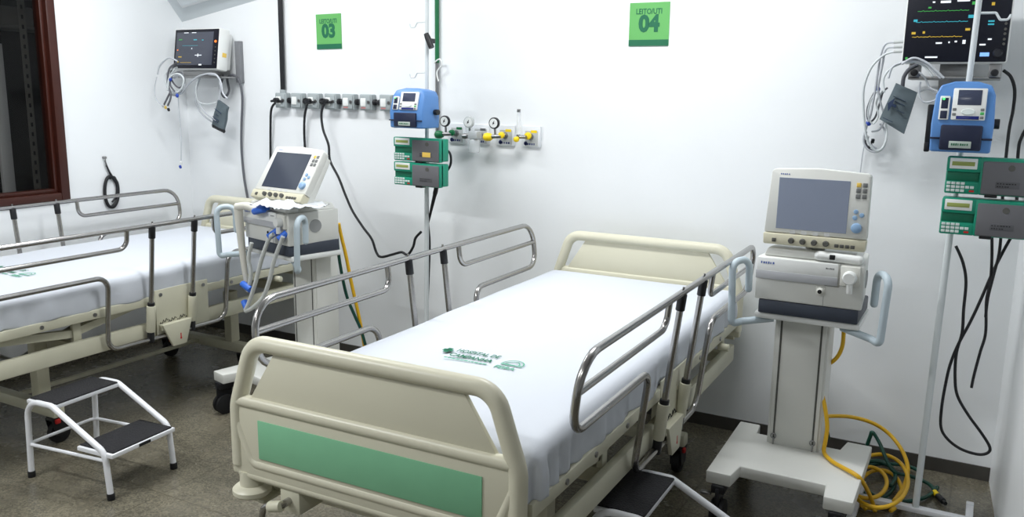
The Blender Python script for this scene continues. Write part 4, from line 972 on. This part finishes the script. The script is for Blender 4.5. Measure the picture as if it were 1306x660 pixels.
# hoses by the near ventilator
yh=-.26
hose_pts=W([(1076,423),(1074,443),(1066,458),(1052,467),(1040,470)],(-.52,-.44))
cable('air_hose','yellow hose running from under the near ventilator into its column','hose',hose_pts,.0085,M_yhose)
t=thing('hose_coil','yellow hose coiled on the floor right of the near ventilator','hose',P(1125,610,z=0)); o=Vector(t.location)
def fl(l,zs): return [P(u,v,z=z)-o for (u,v),z in zip(l,zs)]
b=MB(); zt=.232; k0=P(1051,577,z=zt); run=[P(1046,490,y=k0.y+.05),P(1049,505,y=k0.y+.03),P(1053,525,y=k0.y+.012),P(1055,545,y=k0.y),P(1053,562,y=k0.y)+Vector((0,0,.004)),k0,P(1060,588,z=zt),P(1075,597,z=zt),P(1088,604,z=zt+.002)]
run=[p-o for p in run]+fl([(1098,612),(1107,627),(1113,642),(1116,653)],[.215,.12,.04,.014])
b.tube(spline(run,7),.0085,seg=9); b.build('hose_run',M_yhose,t,angle=180)
b=MB(); big=[P(1036,533,y=-.42)-o,P(1065,531,y=-.30)-o,P(1090,533,y=-.20)-o,P(1115,541,y=-.15)-o,P(1136,556,y=-.13)-o,P(1152,578,y=-.2)-o,P(1158,600,y=-.27)-o,P(1152,622,y=-.33)-o]+fl([(1140,640)],[.05])
b.tube(spline(big,7),.0085,seg=9); b.build('hose_run',M_yhose,t,angle=180)
def ring(cu,cv,ru,rv,z,a0,a1,n=22,skew=0):
    pts=[]
    for k in range(n+1):
        a=math.radians(a0+(a1-a0)*k/n); pts.append((cu+ru*math.cos(a)+skew*math.sin(a),cv-rv*math.sin(a)))
    return [P(u,v,z=z(k/n) if callable(z) else z)-o for k,(u,v) in enumerate(pts)]
for cu,cv,ru,rv,z,a0,a1 in ((1121,614,37,34,.085,-150,175),(1107,616,24,20,.055,-160,190),(1122,628,28,28,.03,-60,230),(1116,622,34,27,.012,150,330)):
    b=MB(); b.tube(spline(ring(cu,cv,ru,rv,z,a0,a1),3),.0085,seg=9); b.build('hose_loop',M_yhose,t,angle=180)
t=thing('hose_coil','dark green hose lying behind the yellow coil, its black plug pointing to the right wall','hose',P(1150,612,z=0)); o=Vector(t.location)
b=MB(); b.tube(spline([P(1046,505,y=-.41)-o,P(1049,525,y=-.40)-o,P(1054,545,y=-.39)-o,P(1057,560,y=-.38)-o],6),.0075,seg=8); b.build('hose_run',M_ghose,t,angle=180)
b=MB(); b.tube(spline([P(1104,574,y=-.10)-o,P(1110,557,y=-.10)-o,P(1113,552,y=-.10)-o,P(1122,566,y=-.11)-o,P(1132,590,y=-.2)-o]+fl([(1142,603),(1162,608),(1185,618),(1194,630)],[.05,.03,.02,.016]),6),.0085,seg=8); b.build('hose_run',M_ghose,t,angle=180)
for cu,cv,ru,rv,z,a0,a1 in ((1112,608,30,19,.04,-40,220),(1118,612,24,24,.02,-170,120),(1150,618,46,22,.014,-160,-10),(1130,606,44,14,.03,10,170)):
    b=MB(); b.tube(spline(ring(cu,cv,ru,rv,z,a0,a1),3),.0085,seg=8); b.build('hose_loop',M_ghose,t,angle=180)
b=MB(); a=P(1192,628,z=.016)-o; c=P(1197,634,z=.016)-o; b.cyl(a,c,.0115,seg=12); b.build('yellow_ring',M_yellow,t)
b=MB(); a=P(1196,633,z=.018)-o; c=P(1206,643,z=.018)-o; b.cyl(a,a+(c-a)*.7,.013,seg=12,bev=.002); b.cyl(a,c,.008,seg=10); b.build('hose_plug',M_black,t)
# hoses behind the far ventilator
yq=VB(0,.30,0).y
cable('air_hose','yellow hose hanging behind the ventilator between the beds','hose',W([(432,285),(435,300),(441,325),(447,355),(452,378),(457,400),(462,425)],(yq+.04,yq+.12))+[P(466,450,y=yq+.15)],.0095,M_yhose,'hoses behind the far ventilator')
cable('air_hose','dark green hose hanging behind the ventilator between the beds','hose',W([(430,300),(432,325),(437,355),(443,380),(452,402),(460,420)],(yq+.02,yq+.10))+[P(466,440,y=yq+.12)],.0085,M_ghose,'hoses behind the far ventilator')
# ------------------------------------------------------------------ daylight level and output
w=bpy.data.worlds.new('room air'); bpy.context.scene.world=w; w.use_nodes=True
w.node_tree.nodes['Background'].inputs[0].default_value=(.75,.82,1,1); w.node_tree.nodes['Background'].inputs[1].default_value=.4
vs=bpy.context.scene.view_settings
vs.view_transform='Standard'; vs.look='None'; vs.gamma=1; vs.use_curve_mapping=False; vs.exposure=-.07
